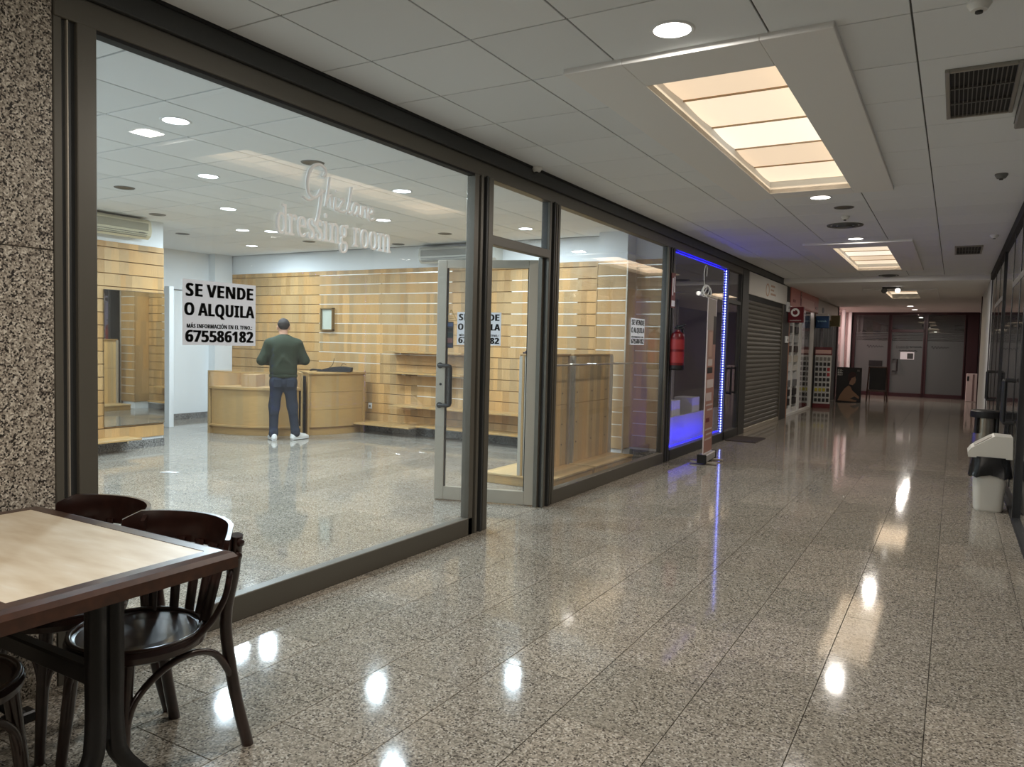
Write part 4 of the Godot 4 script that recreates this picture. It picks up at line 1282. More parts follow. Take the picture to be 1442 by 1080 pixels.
func skylight(z0: float, z1: float, x0: float, x1: float, y: float, ox0: float, ox1: float, oz0: float, oz1: float, label: String, n: int) -> void:
	var t := thing("recessed_luminaire", label, "ceiling light", Vector3(0, y, 0))
	var dy := 0.028
	for q in [[ox0, x0, oz1, oz0], [x1, ox1, oz1, oz0], [x0, x1, z0, oz0], [x0, x1, oz1, z1]]:
		block("surround", Vector3(q[0], -dy, minf(q[2], q[3])), Vector3(q[1], 0.012, maxf(q[2], q[3])), M.board, t, 0.003)
	# recess sides
	block("recess_side", Vector3(x0 - 0.02, -dy + 0.001, z1 - 0.02), Vector3(x0, 0.2, z0 + 0.02), M.white, t)
	block("recess_side", Vector3(x1, -dy + 0.001, z1 - 0.02), Vector3(x1 + 0.02, 0.2, z0 + 0.02), M.white, t)
	block("recess_side", Vector3(x0, -dy + 0.001, z0), Vector3(x1, 0.2, z0 + 0.02), M.white, t)
	block("recess_side", Vector3(x0, -dy + 0.001, z1 - 0.02), Vector3(x1, 0.2, z1), M.white, t)
	block("lid", Vector3(x0, 0.2, z1), Vector3(x1, 0.23, z0), M.white, t)
	var step := (z1 - z0) / n
	for k in n:
		var a := z0 + step * k - 0.008
		var b := z0 + step * (k + 1) + 0.008
		var st := begin()
		for i in 8:
			var u := float(i) / 8.0
			var v := float(i + 1) / 8.0
			var ya := 0.075 - 0.012 * sin(PI * u)
			var yb := 0.075 - 0.012 * sin(PI * v)
			quad(st, Vector3(x0, ya, lerpf(a, b, u)), Vector3(x1, ya, lerpf(a, b, u)), Vector3(x1, yb, lerpf(a, b, v)), Vector3(x0, yb, lerpf(a, b, v)), Vector3.DOWN)
		obj("pane", st, [M.pane_c, M.pane_a, M.pane_b][(k * 2 + n) % 3], t)
		if k > 0:
			block("bar", Vector3(x0, 0.066, z0 + step * k - 0.004), Vector3(x1, 0.085, z0 + step * k + 0.004), mat(rgb(176, 150, 120), 0.6), t)
	# one lamp per pane, as large as the pane, of its own strength and warmth
	for k in n:
		var zc := z0 + step * (k + 0.5)
		var g: float = [1.0, 0.78, 0.9, 0.68, 0.84][k % 5]
		if z0 < -8.0:
			g = 0.94 + 0.06 * g
		var col: Color = [Color(1.0, 0.90, 0.76), Color(1.0, 0.86, 0.70), Color(1.0, 0.88, 0.74)][k % 3]
		area_light(t, Vector3((x0 + x1) / 2, 0.028, zc), Vector2(x1 - x0 - 0.012, absf(step) - 0.010), M.e_sky * absf(step) * (x1 - x0) * g, col)

func ceiling_things() -> void:
	skylight(-3.88, -7.0, -1.48, -0.82, CH, -1.80, -0.51, -3.53, -7.25, "large warm lit ceiling panel nearest the camera, over the corridor", 5)
	skylight(-11.01, -14.1, -1.48, -0.82, CH, -1.80, -0.51, -10.6, -14.4, "second warm lit ceiling panel along the corridor", 5)
	skylight(-17.7, -20.0, -1.33, -0.735, 2.71, -1.72, -0.35, -17.35, -21.0, "small far warm lit ceiling panel in the lowered ceiling", 3)
	skylight(3.25, 0.13, -1.48, -0.82, CH, -1.80, -0.51, 3.6, -0.2, "warm lit ceiling panel over the corridor behind the camera", 5)
	var c: float = M.e_corridor
	var s: float = M.e_shop
	for q in [[-1.15, -3.31, "round ceiling light in the corridor at the top of the picture, nearest"], [-1.13, -7.48, "round ceiling light just beyond the large lit ceiling panel"], [-1.13, -10.35, "round ceiling light just before the second lit ceiling panel"], [-1.10, -14.55, "round ceiling light just beyond the second lit ceiling panel"], [-1.13, 3.8, "round ceiling light in the corridor behind the camera"], [-1.13, -0.42, "round ceiling light in the corridor just above the camera"]]:
		downlight(q[0], q[1], CH, q[2], true, c if q[1] > -7.0 else c * 0.82, false)
	downlight(-1.12, -23.8, 2.71, "first of the two round ceiling lights before the far glass front", true, c * 0.7, false)
	downlight(-1.09, -25.7, 2.71, "second of the two round ceiling lights, nearest the far glass front", true, c * 0.6, false)
	for q in [[-4.49, -3.23, "brightest round ceiling light in the shop, at the upper left of the window"], [-5.75, -4.46, "round shop ceiling light left of the script lettering"], [-6.99, -5.68, "round shop ceiling light third from the window along the left diagonal"], [-8.18, -6.88, "round shop ceiling light over the space before the counter"], [-7.9, -7.11, "round shop ceiling light above the man at the counter"], [-9.42, -8.1, "farthest round shop ceiling light, over the counter"], [-4.56, -5.68, "round shop ceiling light beside the script lettering, near the post"], [-5.85, -6.95, "round shop ceiling light beyond the serif lettering"], [-4.60, -8.13, "round shop ceiling light seen above the doorway transom"], [-5.75, -2.05, "round shop ceiling light hidden behind the granite pier"], [-7.0, -3.25, "round shop ceiling light left of the window, behind the pier"]]:
		downlight(q[0], q[1], CH, q[2], true, s, true, 0.09)
	for q in [[-6.97, -4.46, "dark unlit downlight left in the shop ceiling above the air conditioner"], [-8.13, -5.61, "dark unlit downlight near the partition with the mirror"], [-9.3, -6.8, "dark unlit downlight over the white passage"], [-4.51, -4.48, "dark unlit downlight above the script lettering"], [-8.16, -8.05, "dark unlit downlight behind the serif lettering"], [-7.08, -8.75, "dark unlit downlight beside the far white soffit"], [-5.8, -8.12, "dark unlit downlight near the white ceiling-height air conditioner"]]:
		downlight(q[0], q[1], CH, q[2], false, 0.0, true, 0.085)
	# vents
	vent("air_vent", "large dark ceiling grille at the upper right of the corridor", Vector3(-0.085, CH, -4.40), Vector3(0.20, CH, -5.22), 14, 3)
	vent("air_vent", "small dark ceiling grille farther along the right side", Vector3(-0.04, CH, -11.5), Vector3(0.235, CH, -12.33), 8, 2)
	# round diffuser and small fittings
	for q in [[-1.12, -9.2, 0.19, "wide round grey air diffuser before the second lit panel"], [-1.10, -15.4, 0.17, "wide round grey air diffuser beyond the second lit panel"]]:
		var t := thing("air_diffuser", q[3], "diffuser", Vector3(q[0], CH, q[1]))
		for k in 3:
			var st := begin()
			var r: float = q[2] * (1.0 - 0.3 * k)
			lathe(st, [Vector2(r, 0.002), Vector2(r * 0.98, -0.012 - 0.008 * k), Vector2(r * 0.80, -0.006 - 0.008 * k)], 28)
			obj("ring", st, M.grey, t)
		var ct := begin()
		lathe(ct, [Vector2(0.0, -0.026), Vector2(q[2] * 0.3, -0.024)], 20)
		obj("centre", ct, M.grey, t)
	downlight(-1.0, -8.08, CH, "dark unlit downlight in the corridor before the wide round diffuser", false, 0.0, false, 0.085)
	var ds := [[-2.945, -5.36, CH, "small white detector on the ceiling edge above the doorway"], [0.02, -3.60, CH, "small white detector at the top right of the ceiling"], [0.25, -7.05, CH, "small grey detector on the right side of the ceiling"], [0.34, -10.58, CH, "small grey detector farther along the right ceiling"], [-1.05, -8.6, CH, "small emergency fitting between downlight and round diffuser"]]
	for q in ds:
		var t := thing("smoke_detector", q[3], "detector", Vector3(q[0], q[2], q[1]))
		var st := begin()
		lathe(st, [Vector2(0.045, 0.0), Vector2(0.045, -0.012), Vector2(0.03, -0.035), Vector2(0.0, -0.04)], 18)
		obj("body", st, M.white_gloss if q[0] != 0.25 else M.grey, t)
		var s2 := begin()
		lathe(s2, [Vector2(0.014, -0.036), Vector2(0.014, -0.046), Vector2(0.0, -0.048)], 10)
		obj("sensor", s2, M.grey_dark, t)
	var ub := thing("ceiling_unit", "grey box unit on the ceiling beside the large grille", "ceiling unit", Vector3(0.36, CH, -4.85))
	block("case", Vector3(-0.12, -0.075, -0.55), Vector3(0.12, 0.0, 0.55), mat(rgb(138, 136, 132), 0.5), ub, 0.006)
	block("seam", Vector3(-0.123, -0.045, -0.54), Vector3(-0.12, -0.038, 0.54), M.grey_dark, ub)
	# twin emergency spot under the lowered ceiling
	var sp := thing("emergency_spotlight", "black twin spotlight fitting under the lowered far ceiling", "spotlight", Vector3(-1.15, 2.71, -16.9))
	block("bracket", Vector3(-0.16, -0.03, -0.05), Vector3(0.16, 0.0, 0.05), M.black, sp)
	for q in [[-0.12, 0.6], [0.12, 1.0]]:
		var st := begin()
		lathe(st, [Vector2(0.0, -0.07), Vector2(0.04, -0.06), Vector2(0.055, 0.05)], 16, Transform3D(Basis(Vector3(1, 0, 0), PI / 2), Vector3(q[0], -0.075, 0)))
		obj("head", st, M.black, sp)
		var le := begin()
		lathe(le, [Vector2(0.0, 0.045), Vector2(0.05, 0.045)], 16, Transform3D(Basis(Vector3(1, 0, 0), PI / 2), Vector3(q[0], -0.075, 0)))
		obj("lens", le, glow(Color(1, 0.98, 0.94), 1.6) if q[0] > 0 else M.grey, sp)

func vent(called: String, label: String, a: Vector3, b: Vector3, nx: int, nz: int) -> void:
	var t := thing(called, label, "vent", Vector3(0, a.y, 0))
	var x0 := minf(a.x, b.x); var x1 := maxf(a.x, b.x); var z0 := minf(a.z, b.z); var z1 := maxf(a.z, b.z)
	block("backing", Vector3(x0, -0.004, z0), Vector3(x1, 0.0, z1), M.black_gap, t)
	var fr := begin()
	var w := 0.022
	bx(fr, Vector3(x0 - w, -0.018, z0 - w), Vector3(x0, 0, z1 + w), 0.003)
	bx(fr, Vector3(x1, -0.018, z0 - w), Vector3(x1 + w, 0, z1 + w), 0.003)
	bx(fr, Vector3(x0, -0.018, z0 - w), Vector3(x1, 0, z0), 0.003)
	bx(fr, Vector3(x0, -0.018, z1), Vector3(x1, 0, z1 + w), 0.003)
	obj("frame", fr, mat(rgb(150, 146, 138), 0.4, 0.5), t)
	for i in range(1, nx):
		var x := lerpf(x0, x1, float(i) / nx)
		block("bar", Vector3(x - 0.0025, -0.015, z0), Vector3(x + 0.0025, -0.004, z1), mat_bar(), t)
	for i in range(1, nz):
		var z := lerpf(z0, z1, float(i) / nz)
		block("bar", Vector3(x0, -0.017, z - 0.007), Vector3(x1, -0.004, z + 0.007), mat_bar(), t)

func mat_bar() -> StandardMaterial3D:
	if not cache.has("bar"):
		cache.bar = mat(rgb(104, 102, 98), 0.45, 0.4)
	return cache.bar

# ------------------------------------------------------------------ table and chairs
func chair(label: String, at: Vector3, turn: float) -> Node3D:
	# origin under the seat centre, front towards +z
	var t := thing("bentwood_chair", label, "chair", at, turn, "dark bentwood chairs at the table")
	var w: Material = M.dark_wood
	var st := begin()
	lathe(st, [Vector2(0.0, 0.448), Vector2(0.12, 0.450), Vector2(0.178, 0.455), Vector2(0.198, 0.462), Vector2(0.207, 0.458), Vector2(0.211, 0.444), Vector2(0.207, 0.425), Vector2(0.195, 0.418), Vector2(0.0, 0.418)], 36, Transform3D(), 1.0, 0.98)
	obj("seat", st, w, t)
	var rim := begin()
	var rp := []
	for i in 37:
		var a := TAU * i / 36.0
		rp.append(Vector3(cos(a) * 0.196, 0.462, sin(a) * 0.192))
	tube(rim, rp, 0.009, 8, Vector3.UP, 0.7, false)
	obj("seat_ring", rim, w, t)
	# front legs, slightly splayed
	for s in [-1.0, 1.0]:
		var l := begin()
		tube(l, [Vector3(s * 0.125, 0.425, 0.125), Vector3(s * 0.135, 0.22, 0.145), Vector3(s * 0.15, 0.0, 0.165)], [0.021, 0.019, 0.015], 10, Vector3(0, 0, 1))
		obj("leg", l, w, t)
	# rear legs run up to the back rail
	for s in [-1.0, 1.0]:
		var l := begin()
		tube(l, smooth([Vector3(s * 0.185, 0.0, -0.285), Vector3(s * 0.172, 0.22, -0.235), Vector3(s * 0.165, 0.45, -0.205), Vector3(s * 0.20, 0.62, -0.205), Vector3(s * 0.232, 0.757, -0.19)], 4), 0.0195, 10, Vector3(0, 0, 1))
		obj("leg", l, w, t)
		var kn := begin()
		for yq in [0.69, 0.735]:
			lathe(kn, [Vector2(0.0, 0.014), Vector2(0.011, 0.01), Vector2(0.014, 0.0)], 10, Transform3D(Basis(Vector3(0, 0, 1), -s * PI / 2), Vector3(s * (0.25 if yq > 0.72 else 0.24), yq, -0.185)))
		obj("bolt", kn, w, t)
	# curved back rail
	var rail := begin()
	var n := 20
	var tops := []
	for i in n + 1:
		var a := lerpf(-1.02, 1.02, float(i) / n)
		tops.append([Vector3(sin(a) * 0.30, 0.0, 0.035 - cos(a) * 0.29), Vector3(sin(a), 0, -cos(a))])
	for i in n:
		var e0 := minf(1.0, minf(i, n - i) / 2.0)
		var e1 := minf(1.0, minf(i + 1, n - i - 1) / 2.0)
		var pa: Vector3 = tops[i][0]; var pb: Vector3 = tops[i + 1][0]
		var na: Vector3 = tops[i][1]; var nb: Vector3 = tops[i + 1][1]
		var th := 0.009
		var l0 := 0.682 + 0.02 * (1.0 - e0); var l1 := 0.682 + 0.02 * (1.0 - e1)
		var h0 := 0.785 - 0.028 * (1.0 - e0); var h1 := 0.785 - 0.028 * (1.0 - e1)
		for sg in [-1.0, 1.0]:
			var lean := Vector3(0, 0, -0.012)
			var a0: Vector3 = pa + na * th * sg + Vector3(0, l0, 0)
			var b0: Vector3 = pb + nb * th * sg + Vector3(0, l1, 0)
			var a1: Vector3 = pa + na * (th * 0.8) * sg + Vector3(0, h0, 0) + lean
			var b1: Vector3 = pb + nb * (th * 0.8) * sg + Vector3(0, h1, 0) + lean
			tri(rail, a0, b0, b1, na * sg, nb * sg, nb * sg)
			tri(rail, a0, b1, a1, na * sg, nb * sg, na * sg)
		var lean2 := Vector3(0, 0, -0.012)
		quad(rail, pa + na * th * 0.8 + Vector3(0, h0, 0) + lean2, pb + nb * th * 0.8 + Vector3(0, h1, 0) + lean2, pb - nb * th * 0.8 + Vector3(0, h1, 0) + lean2, pa - na * th * 0.8 + Vector3(0, h0, 0) + lean2, Vector3.UP)
		quad(rail, pa + na * th + Vector3(0, l0, 0), pb + nb * th + Vector3(0, l1, 0), pb - nb * th + Vector3(0, l1, 0), pa - na * th + Vector3(0, l0, 0), Vector3.DOWN)
	for i in [0, n]:
		var p: Vector3 = tops[i][0]; var nn: Vector3 = tops[i][1]
		var side := nn.cross(Vector3.UP) * (1.0 if i == 0 else -1.0)
		quad(rail, p + nn * 0.009 + Vector3(0, 0.702, 0), p - nn * 0.009 + Vector3(0, 0.702, 0), p - nn * 0.007 + Vector3(0, 0.757, -0.012), p + nn * 0.007 + Vector3(0, 0.757, -0.012), side)
	obj("back_rail", rail, w, t)
	# back slats
	for k in 5:
		var u := (k - 2) * 0.062
		var s2 := begin()
		var zb := -sqrt(maxf(0.0, 0.192 * 0.192 - u * u))
		var zt := -0.235 * cos(u * 1.3 / 0.258) - 0.004
		tube(s2, smooth([Vector3(u, 0.445, zb), Vector3(u * 1.15, 0.55, zb - 0.018), Vector3(u * 1.3, 0.70, zt)], 4), 0.0225, 8, Vector3(0, 0, 1), 0.3)
		obj("back_slat", s2, w, t)
	# bentwood brackets under the seat and beside the back
	for s in [-1.0, 1.0]:
		var b := begin()
		tube(b, smooth([Vector3(s * 0.136, 0.20, 0.145), Vector3(s * 0.15, 0.31, 0.12), Vector3(s * 0.175, 0.385, 0.04), Vector3(s * 0.182, 0.40, -0.06), Vector3(s * 0.178, 0.36, -0.155), Vector3(s * 0.172, 0.26, -0.225)], 5), 0.0115, 8, Vector3(1, 0, 0))
		obj("bracket", b, w, t)
		var c := begin()
		tube(c, smooth([Vector3(s * 0.198, 0.64, -0.19), Vector3(s * 0.215, 0.62, -0.175), Vector3(s * 0.222, 0.56, -0.15), Vector3(s * 0.215, 0.50, -0.11), Vector3(s * 0.205, 0.455, -0.05), Vector3(s * 0.20, 0.44, 0.0)], 5), 0.011, 8, Vector3(1, 0, 0))
		obj("side_brace", c, w, t)
	var fb := begin()
	tube(fb, smooth([Vector3(-0.137, 0.20, 0.147), Vector3(-0.12, 0.31, 0.15), Vector3(-0.06, 0.39, 0.16), Vector3(0.0, 0.405, 0.165), Vector3(0.06, 0.39, 0.16), Vector3(0.12, 0.31, 0.15), Vector3(0.137, 0.20, 0.147)], 4), 0.0115, 8, Vector3(0, 0, 1))
	obj("bracket", fb, w, t)
	return t

func seating() -> void:
	var t := thing("cafe_table", "rectangular café table with beige marbled top and brown wooden edge", "table", Vector3(-2.405, 0, -1.205))
	var hx := 0.55
	var hz := 0.345
	block("top_panel", Vector3(-hx + 0.065, 0.72, -hz + 0.055), Vector3(hx - 0.065, 0.752, hz - 0.055), M.table_top, t, 0.001)
	var ed := PackedVector2Array([Vector2(0, 0.0), Vector2(0.068, 0.0), Vector2(0.068, 0.038), Vector2(0.055, 0.046), Vector2(0.03, 0.0535), Vector2(0.0, 0.0535)])
	# mitred wooden edge: long and short sides
	for s in [-1.0, 1.0]:
		var a := begin()
		edge_run(a, Vector3(-hx, 0.70, s * hz), Vector3(hx, 0.70, s * hz), Vector3(0, 0, -s), 0.068)
		obj("edge", a, M.edge_wood, t)
		var b := begin()
		edge_run(b, Vector3(s * hx, 0.70, -hz), Vector3(s * hx, 0.70, hz), Vector3(-s, 0, 0), 0.068)
		obj("edge", b, M.edge_wood, t)
	for s in [-1.0, 1.0]:
		var x: float = s * 0.425
		for d in [-1.0, 1.0]:
			var l := begin()
			var pts := smooth([Vector3(x + d * 0.001, 0.70, d * 0.026), Vector3(x, 0.5, d * 0.026), Vector3(x, 0.30, d * 0.027), Vector3(x, 0.20, d * 0.055), Vector3(x, 0.03, d * 0.20)], 4)
			tube(l, pts, 0.028, 4, Vector3(1, 0, 0), 1.0)
			obj("leg", l, M.iron, t)
		block("leg_web", Vector3(x - 0.012, 0.28, -0.03), Vector3(x + 0.012, 0.70, 0.03), M.black_gap, t)
		block("top_plate", Vector3(x - 0.03, 0.69, -0.25), Vector3(x + 0.03, 0.705, 0.25), M.iron, t)
		for d in [-1.0, 1.0]:
			block("foot", Vector3(x - 0.03, 0.0, d * 0.20 - 0.05), Vector3(x + 0.03, 0.04, d * 0.20 + 0.05), M.iron, t, 0.006)
	var br := begin()
	box(br, Transform3D(Basis(), Vector3(0, 0.45, 0)), Vector3(0.80, 0.055, 0.04), 0.006)
	obj("stretcher", br, M.iron, t)
	chair("dark bentwood chair at the table, right of the two by the window", Vector3(-2.21, 0, -1.455), 0.05)
	chair("dark bentwood chair at the table, left of the two, against the granite pier", Vector3(-2.655, 0, -1.465), 0.02)
	chair("dark bentwood chair cut off at the lower left, on the table's near side", Vector3(-2.30, 0, -0.93), PI + 0.08)

func edge_run(st: SurfaceTool, a: Vector3, b: Vector3, inward: Vector3, w: float) -> void:
	# moulded edge between two corners, mitred by pulling the inner points in
	var dir := (b - a).normalized()
	var prof := [Vector2(0.0, 0.0), Vector2(0.0, 0.034), Vector2(0.010, 0.047), Vector2(0.030, 0.0535), Vector2(w, 0.0535), Vector2(w, 0.0)]
	for i in prof.size():
		var p: Vector2 = prof[i]
		var q: Vector2 = prof[(i + 1) % prof.size()]
		var e := q - p
		var n := (-inward * e.y + Vector3.UP * e.x).normalized()
		if e.y < 0 or (i == prof.size() - 1):
			n = inward if i < prof.size() - 1 else Vector3.DOWN
		quad(st, a + inward * p.x + dir * p.x + Vector3(0, p.y, 0), b + inward * p.x - dir * p.x + Vector3(0, p.y, 0), b + inward * q.x - dir * q.x + Vector3(0, q.y, 0), a + inward * q.x + dir * q.x + Vector3(0, q.y, 0), n)

# ------------------------------------------------------------------ things in the corridor
func corridor_things() -> void:
	# fire extinguisher on the post
	var x := thing("fire_extinguisher", "red fire extinguisher hung on the post beside the blue-lit window", "extinguisher", Vector3(-2.885, 1.16, -8.88))
	var b := begin()
	lathe(b, [Vector2(0.0, 0.0), Vector2(0.075, 0.0), Vector2(0.083, 0.015), Vector2(0.083, 0.37), Vector2(0.07, 0.41), Vector2(0.03, 0.435), Vector2(0.025, 0.455), Vector2(0.0, 0.455)], 24)
	obj("cylinder", b, M.red, x)
	var f := begin()
	lathe(f, [Vector2(0.0, -0.03), Vector2(0.08, -0.03), Vector2(0.086, -0.01), Vector2(0.086, 0.03)], 24)
	obj("foot_ring", f, M.black, x)
	var h := begin()
	box(h, Transform3D(Basis(Vector3(0, 0, 1), 0.25), Vector3(0.03, 0.50, 0)), Vector3(0.13, 0.018, 0.03), 0.004)
	box(h, Transform3D(Basis(), Vector3(0.02, 0.47, 0)), Vector3(0.12, 0.016, 0.028), 0.004)
	tube(h, [Vector3(0, 0.45, 0), Vector3(0, 0.51, 0)], 0.018, 8)
	obj("handle", h, M.black, x)
	var hose := begin()
	tube(hose, smooth([Vector3(0.0, 0.475, -0.02), Vector3(0.01, 0.49, -0.09), Vector3(0.03, 0.40, -0.115), Vector3(0.04, 0.2, -0.10), Vector3(0.04, 0.06, -0.095)], 5), 0.012, 8, Vector3(1, 0, 0))
	obj("hose", hose, M.black, x)
	var lb := begin()
	for q in [[0.22, 0.34], [0.06, 0.19]]:
		lathe(lb, [Vector2(0.0838, q[0]), Vector2(0.0838, q[1])], 24)
	obj("label", lb, mat(rgb(150, 40, 42), 0.5), x)
	var sg := thing("extinguisher_sign", "red and white extinguisher sign on the post above the extinguisher", "sign", Vector3(-2.978, 2.09, -8.93))
	block("plate", Vector3(0, -0.21, -0.075), Vector3(0.004, 0.21, 0.075), M.red_dark, sg)
	for q in [[-0.02, 0.17, -0.05, -0.02], [-0.06, 0.15, 0.01, 0.045], [-0.19, -0.12, -0.06, 0.06]]:
		block("symbol", Vector3(0.004, q[0], q[2]), Vector3(0.006, q[1], q[3]), M.paper, sg)
	# roll-up banner
	var rb := thing("rollup_banner", "tall roll-up banner in grey and pinkish brown before the blue-lit window", "banner", Vector3(-2.575, 0, -9.22), 0.06)
	block("cassette", Vector3(-0.05, 0.03, -0.27), Vector3(0.05, 0.12, 0.27), mat(rgb(168, 166, 164), 0.4, 0.4), rb, 0.01)
	block("end_cap", Vector3(-0.056, 0.02, 0.26), Vector3(0.056, 0.125, 0.285), M.black, rb, 0.006)
	block("end_cap", Vector3(-0.056, 0.02, -0.285), Vector3(0.056, 0.125, -0.26), M.black, rb, 0.006)
	for zq in [-0.18, 0.18]:
		block("foot", Vector3(-0.16, 0.005, zq - 0.02), Vector3(0.16, 0.03, zq + 0.02), M.alu, rb, 0.004)
	block("sheet", Vector3(-0.002, 0.11, -0.25), Vector3(0.002, 2.02, 0.25), mat(rgb(214, 206, 208), 0.6), rb)
	block("top_rail", Vector3(-0.014, 2.01, -0.255), Vector3(0.014, 2.04, 0.255), M.alu, rb, 0.004)
	var prints := [[0.13, 1.22, -0.25, 0.20, rgb(186, 136, 120)], [1.22, 1.62, -0.25, 0.20, rgb(178, 140, 126)], [1.62, 2.0, -0.22, 0.22, rgb(168, 160, 152)], [1.45, 1.80, -0.25, -0.10, rgb(40, 34, 34)], [1.30, 1.60, -0.05, 0.12, rgb(206, 170, 150)], [1.10, 1.17, -0.12, 0.16, rgb(40, 36, 36)], [1.19, 1.27, -0.10, 0.14, rgb(224, 214, 208)], [0.92, 1.02, -0.20, 0.16, rgb(232, 220, 214)], [0.76, 0.86, -0.12, 0.18, rgb(226, 212, 206)], [0.70, 0.72, -0.20, 0.16, rgb(226, 212, 206)], [0.64, 0.66, -0.20, 0.1, rgb(226, 212, 206)], [0.50, 0.55, -0.05, 0.14, rgb(120, 40, 44)], [0.40, 0.42, -0.20, 0.16, rgb(226, 212, 206)], [0.34, 0.36, -0.20, 0.12, rgb(226, 212, 206)], [0.28, 0.30, -0.20, 0.16, rgb(226, 212, 206)]]
	var n := 0
	for p in prints:
		var lift := 0.0022 + 0.0004 * (n if n < 5 else 5)
		n += 1
		block("print", Vector3(0.002, p[0], p[2]), Vector3(lift, p[1], p[3]), mat(Color(p[4].r * 0.8, p[4].g * 0.78, p[4].b * 0.78), 0.6), rb)
	var cc := thing("cable_coil", "loose coil of white cable hung at the top of the roll-up banner", "cable", Vector3(-2.60, 2.06, -8.99))
	var cs := begin()
	for k in 3:
		var pts := []
		for i in 25:
			var a := TAU * i / 24.0
			pts.append(Vector3(0.02 * k - 0.02 + 0.03 * sin(a), 0.02 + (0.05 + 0.012 * k) * sin(a + k), (0.055 + 0.008 * k) * cos(a + k)))
		tube(cs, pts, 0.007, 6, Vector3(1, 0, 0), 1.0, false)
	tube(cs, smooth([Vector3(0, 0.08, 0.04), Vector3(0, 0.22, 0.08), Vector3(0, 0.32, 0.03), Vector3(0, 0.30, -0.04), Vector3(0, 0.2, -0.03)], 5), 0.004, 6, Vector3(1, 0, 0))
	obj("cable", cs, M.white_gloss, cc)
	# phone-case rack
	var rk := thing("display_rack", "tall narrow white rack of small dark packs with red top and foot", "rack", Vector3(-2.81, 0, -20.15), 0.12)
	block("body", Vector3(-0.19, 0.10, -0.14), Vector3(0.19, 1.30, 0.14), M.white, rk, 0.008)
	block("header", Vector3(-0.20, 1.30, -0.12), Vector3(0.20, 1.50, 0.12), M.red, rk, 0.006)
	block("header_label", Vector3(-0.18, 1.34, 0.12), Vector3(0.18, 1.43, 0.124), mat(rgb(226, 190, 186), 0.5), rk)
	block("foot", Vector3(-0.20, 0.0, -0.15), Vector3(0.20, 0.10, 0.15), M.red, rk, 0.006)
	for r in 9:
		for k in 4:
			var xx := -0.135 + k * 0.09
			var yy := 0.15 + r * 0.127
			var col := rgb(34, 32, 34)
			if r == 2: col = rgb(186, 176, 40) if k < 3 else rgb(60, 50, 40)
			if r == 8: col = rgb(140, 140, 136)
			if (r == 6 or r == 5) and k == 3: col = rgb(170, 40, 44)
			block("pack", Vector3(xx - 0.032, yy, 0.14), Vector3(xx + 0.032, yy + 0.085, 0.165), mat(col, 0.4), rk, 0.004)
	# framed poster board on the floor
	var po := thing("poster_board", "dark floor-standing poster board showing a crouching figure", "poster", Vector3(-2.50, 0, -22.9), 0.05)
	block("board", Vector3(-0.32, 0.0, -0.02), Vector3(0.32, 0.97, 0.02), mat(rgb(30, 24, 26), 0.4), po, 0.004)
	var fig := begin()
	prism(fig, PackedVector2Array([Vector2(-0.27, 0.04), Vector2(-0.20, 0.22), Vector2(-0.10, 0.38), Vector2(0.0, 0.47), Vector2(0.06, 0.42), Vector2(0.09, 0.34), Vector2(0.20, 0.24), Vector2(0.28, 0.16), Vector2(0.27, 0.10), Vector2(0.16, 0.17), Vector2(0.04, 0.10), Vector2(0.22, 0.06), Vector2(0.20, 0.02), Vector2(-0.05, 0.03)]), 0.003, Transform3D(Basis(), Vector3(0, 0, 0.0215)))
	obj("figure_print", fig, mat(rgb(178, 142, 116), 0.5), po)
	var fc := begin()
	prism(fc, PackedVector2Array([Vector2(-0.02, 0.50), Vector2(0.0, 0.64), Vector2(0.06, 0.72), Vector2(0.13, 0.72), Vector2(0.15, 0.64), Vector2(0.13, 0.54), Vector2(0.07, 0.48)]), 0.003, Transform3D(Basis(), Vector3(0.03, 0, 0.0217)))
	obj("face_print", fc, mat(rgb(186, 150, 126), 0.5), po)
	var hr := begin()
	prism(hr, PackedVector2Array([Vector2(-0.06, 0.60), Vector2(-0.05, 0.78), Vector2(0.02, 0.85), Vector2(0.12, 0.84), Vector2(0.16, 0.76), Vector2(0.10, 0.70), Vector2(0.04, 0.68), Vector2(0.0, 0.58)]), 0.003, Transform3D(Basis(), Vector3(0.03, 0, 0.0225)))
	obj("hair_print", hr, mat(rgb(66, 34, 36), 0.5), po)
	var n2 := 0
	for s in ["CA-", "BA-", "RET"]:
		text("lettering", s, 0.045, M.vinyl, po, Transform3D(Basis(), Vector3(-0.225, 0.885 - n2 * 0.062, 0.022)), 0.13, "Droid Sans", 700, 0.003)
		n2 += 1
	block("mark", Vector3(0.20, 0.86, 0.02), Vector3(0.27, 0.91, 0.023), mat(rgb(120, 112, 110), 0.5), po)
	# blackboard easel
	var ch := thing("chalkboard_easel", "black menu board on a brown wooden easel before the far glass front", "easel", Vector3(-1.86, 0, -23.9), 0.05)
	block("panel", Vector3(-0.21, 0.34, 0.012), Vector3(0.21, 0.97, 0.03), M.black, ch, 0.003)
	for s in [-1.0, 1.0]:
		var l := begin()
		tube(l, [Vector3(s * 0.265, 0.0, 0.10), Vector3(s * 0.225, 0.98, 0.02)], 0.026, 4, Vector3(0, 0, 1))
		obj("leg", l, M.edge_wood, ch)
		var l2 := begin()
		tube(l2, [Vector3(s * 0.2, 0.0, -0.30), Vector3(s * 0.2, 0.95, -0.01)], 0.02, 4, Vector3(0, 0, 1))
		obj("leg", l2, M.edge_wood, ch)
	block("ledge", Vector3(-0.26, 0.28, -0.01), Vector3(0.26, 0.34, 0.05), M.edge_wood, ch, 0.004)
	block("top_bar", Vector3(-0.24, 0.96, -0.01), Vector3(0.24, 1.0, 0.035), M.edge_wood, ch, 0.004)

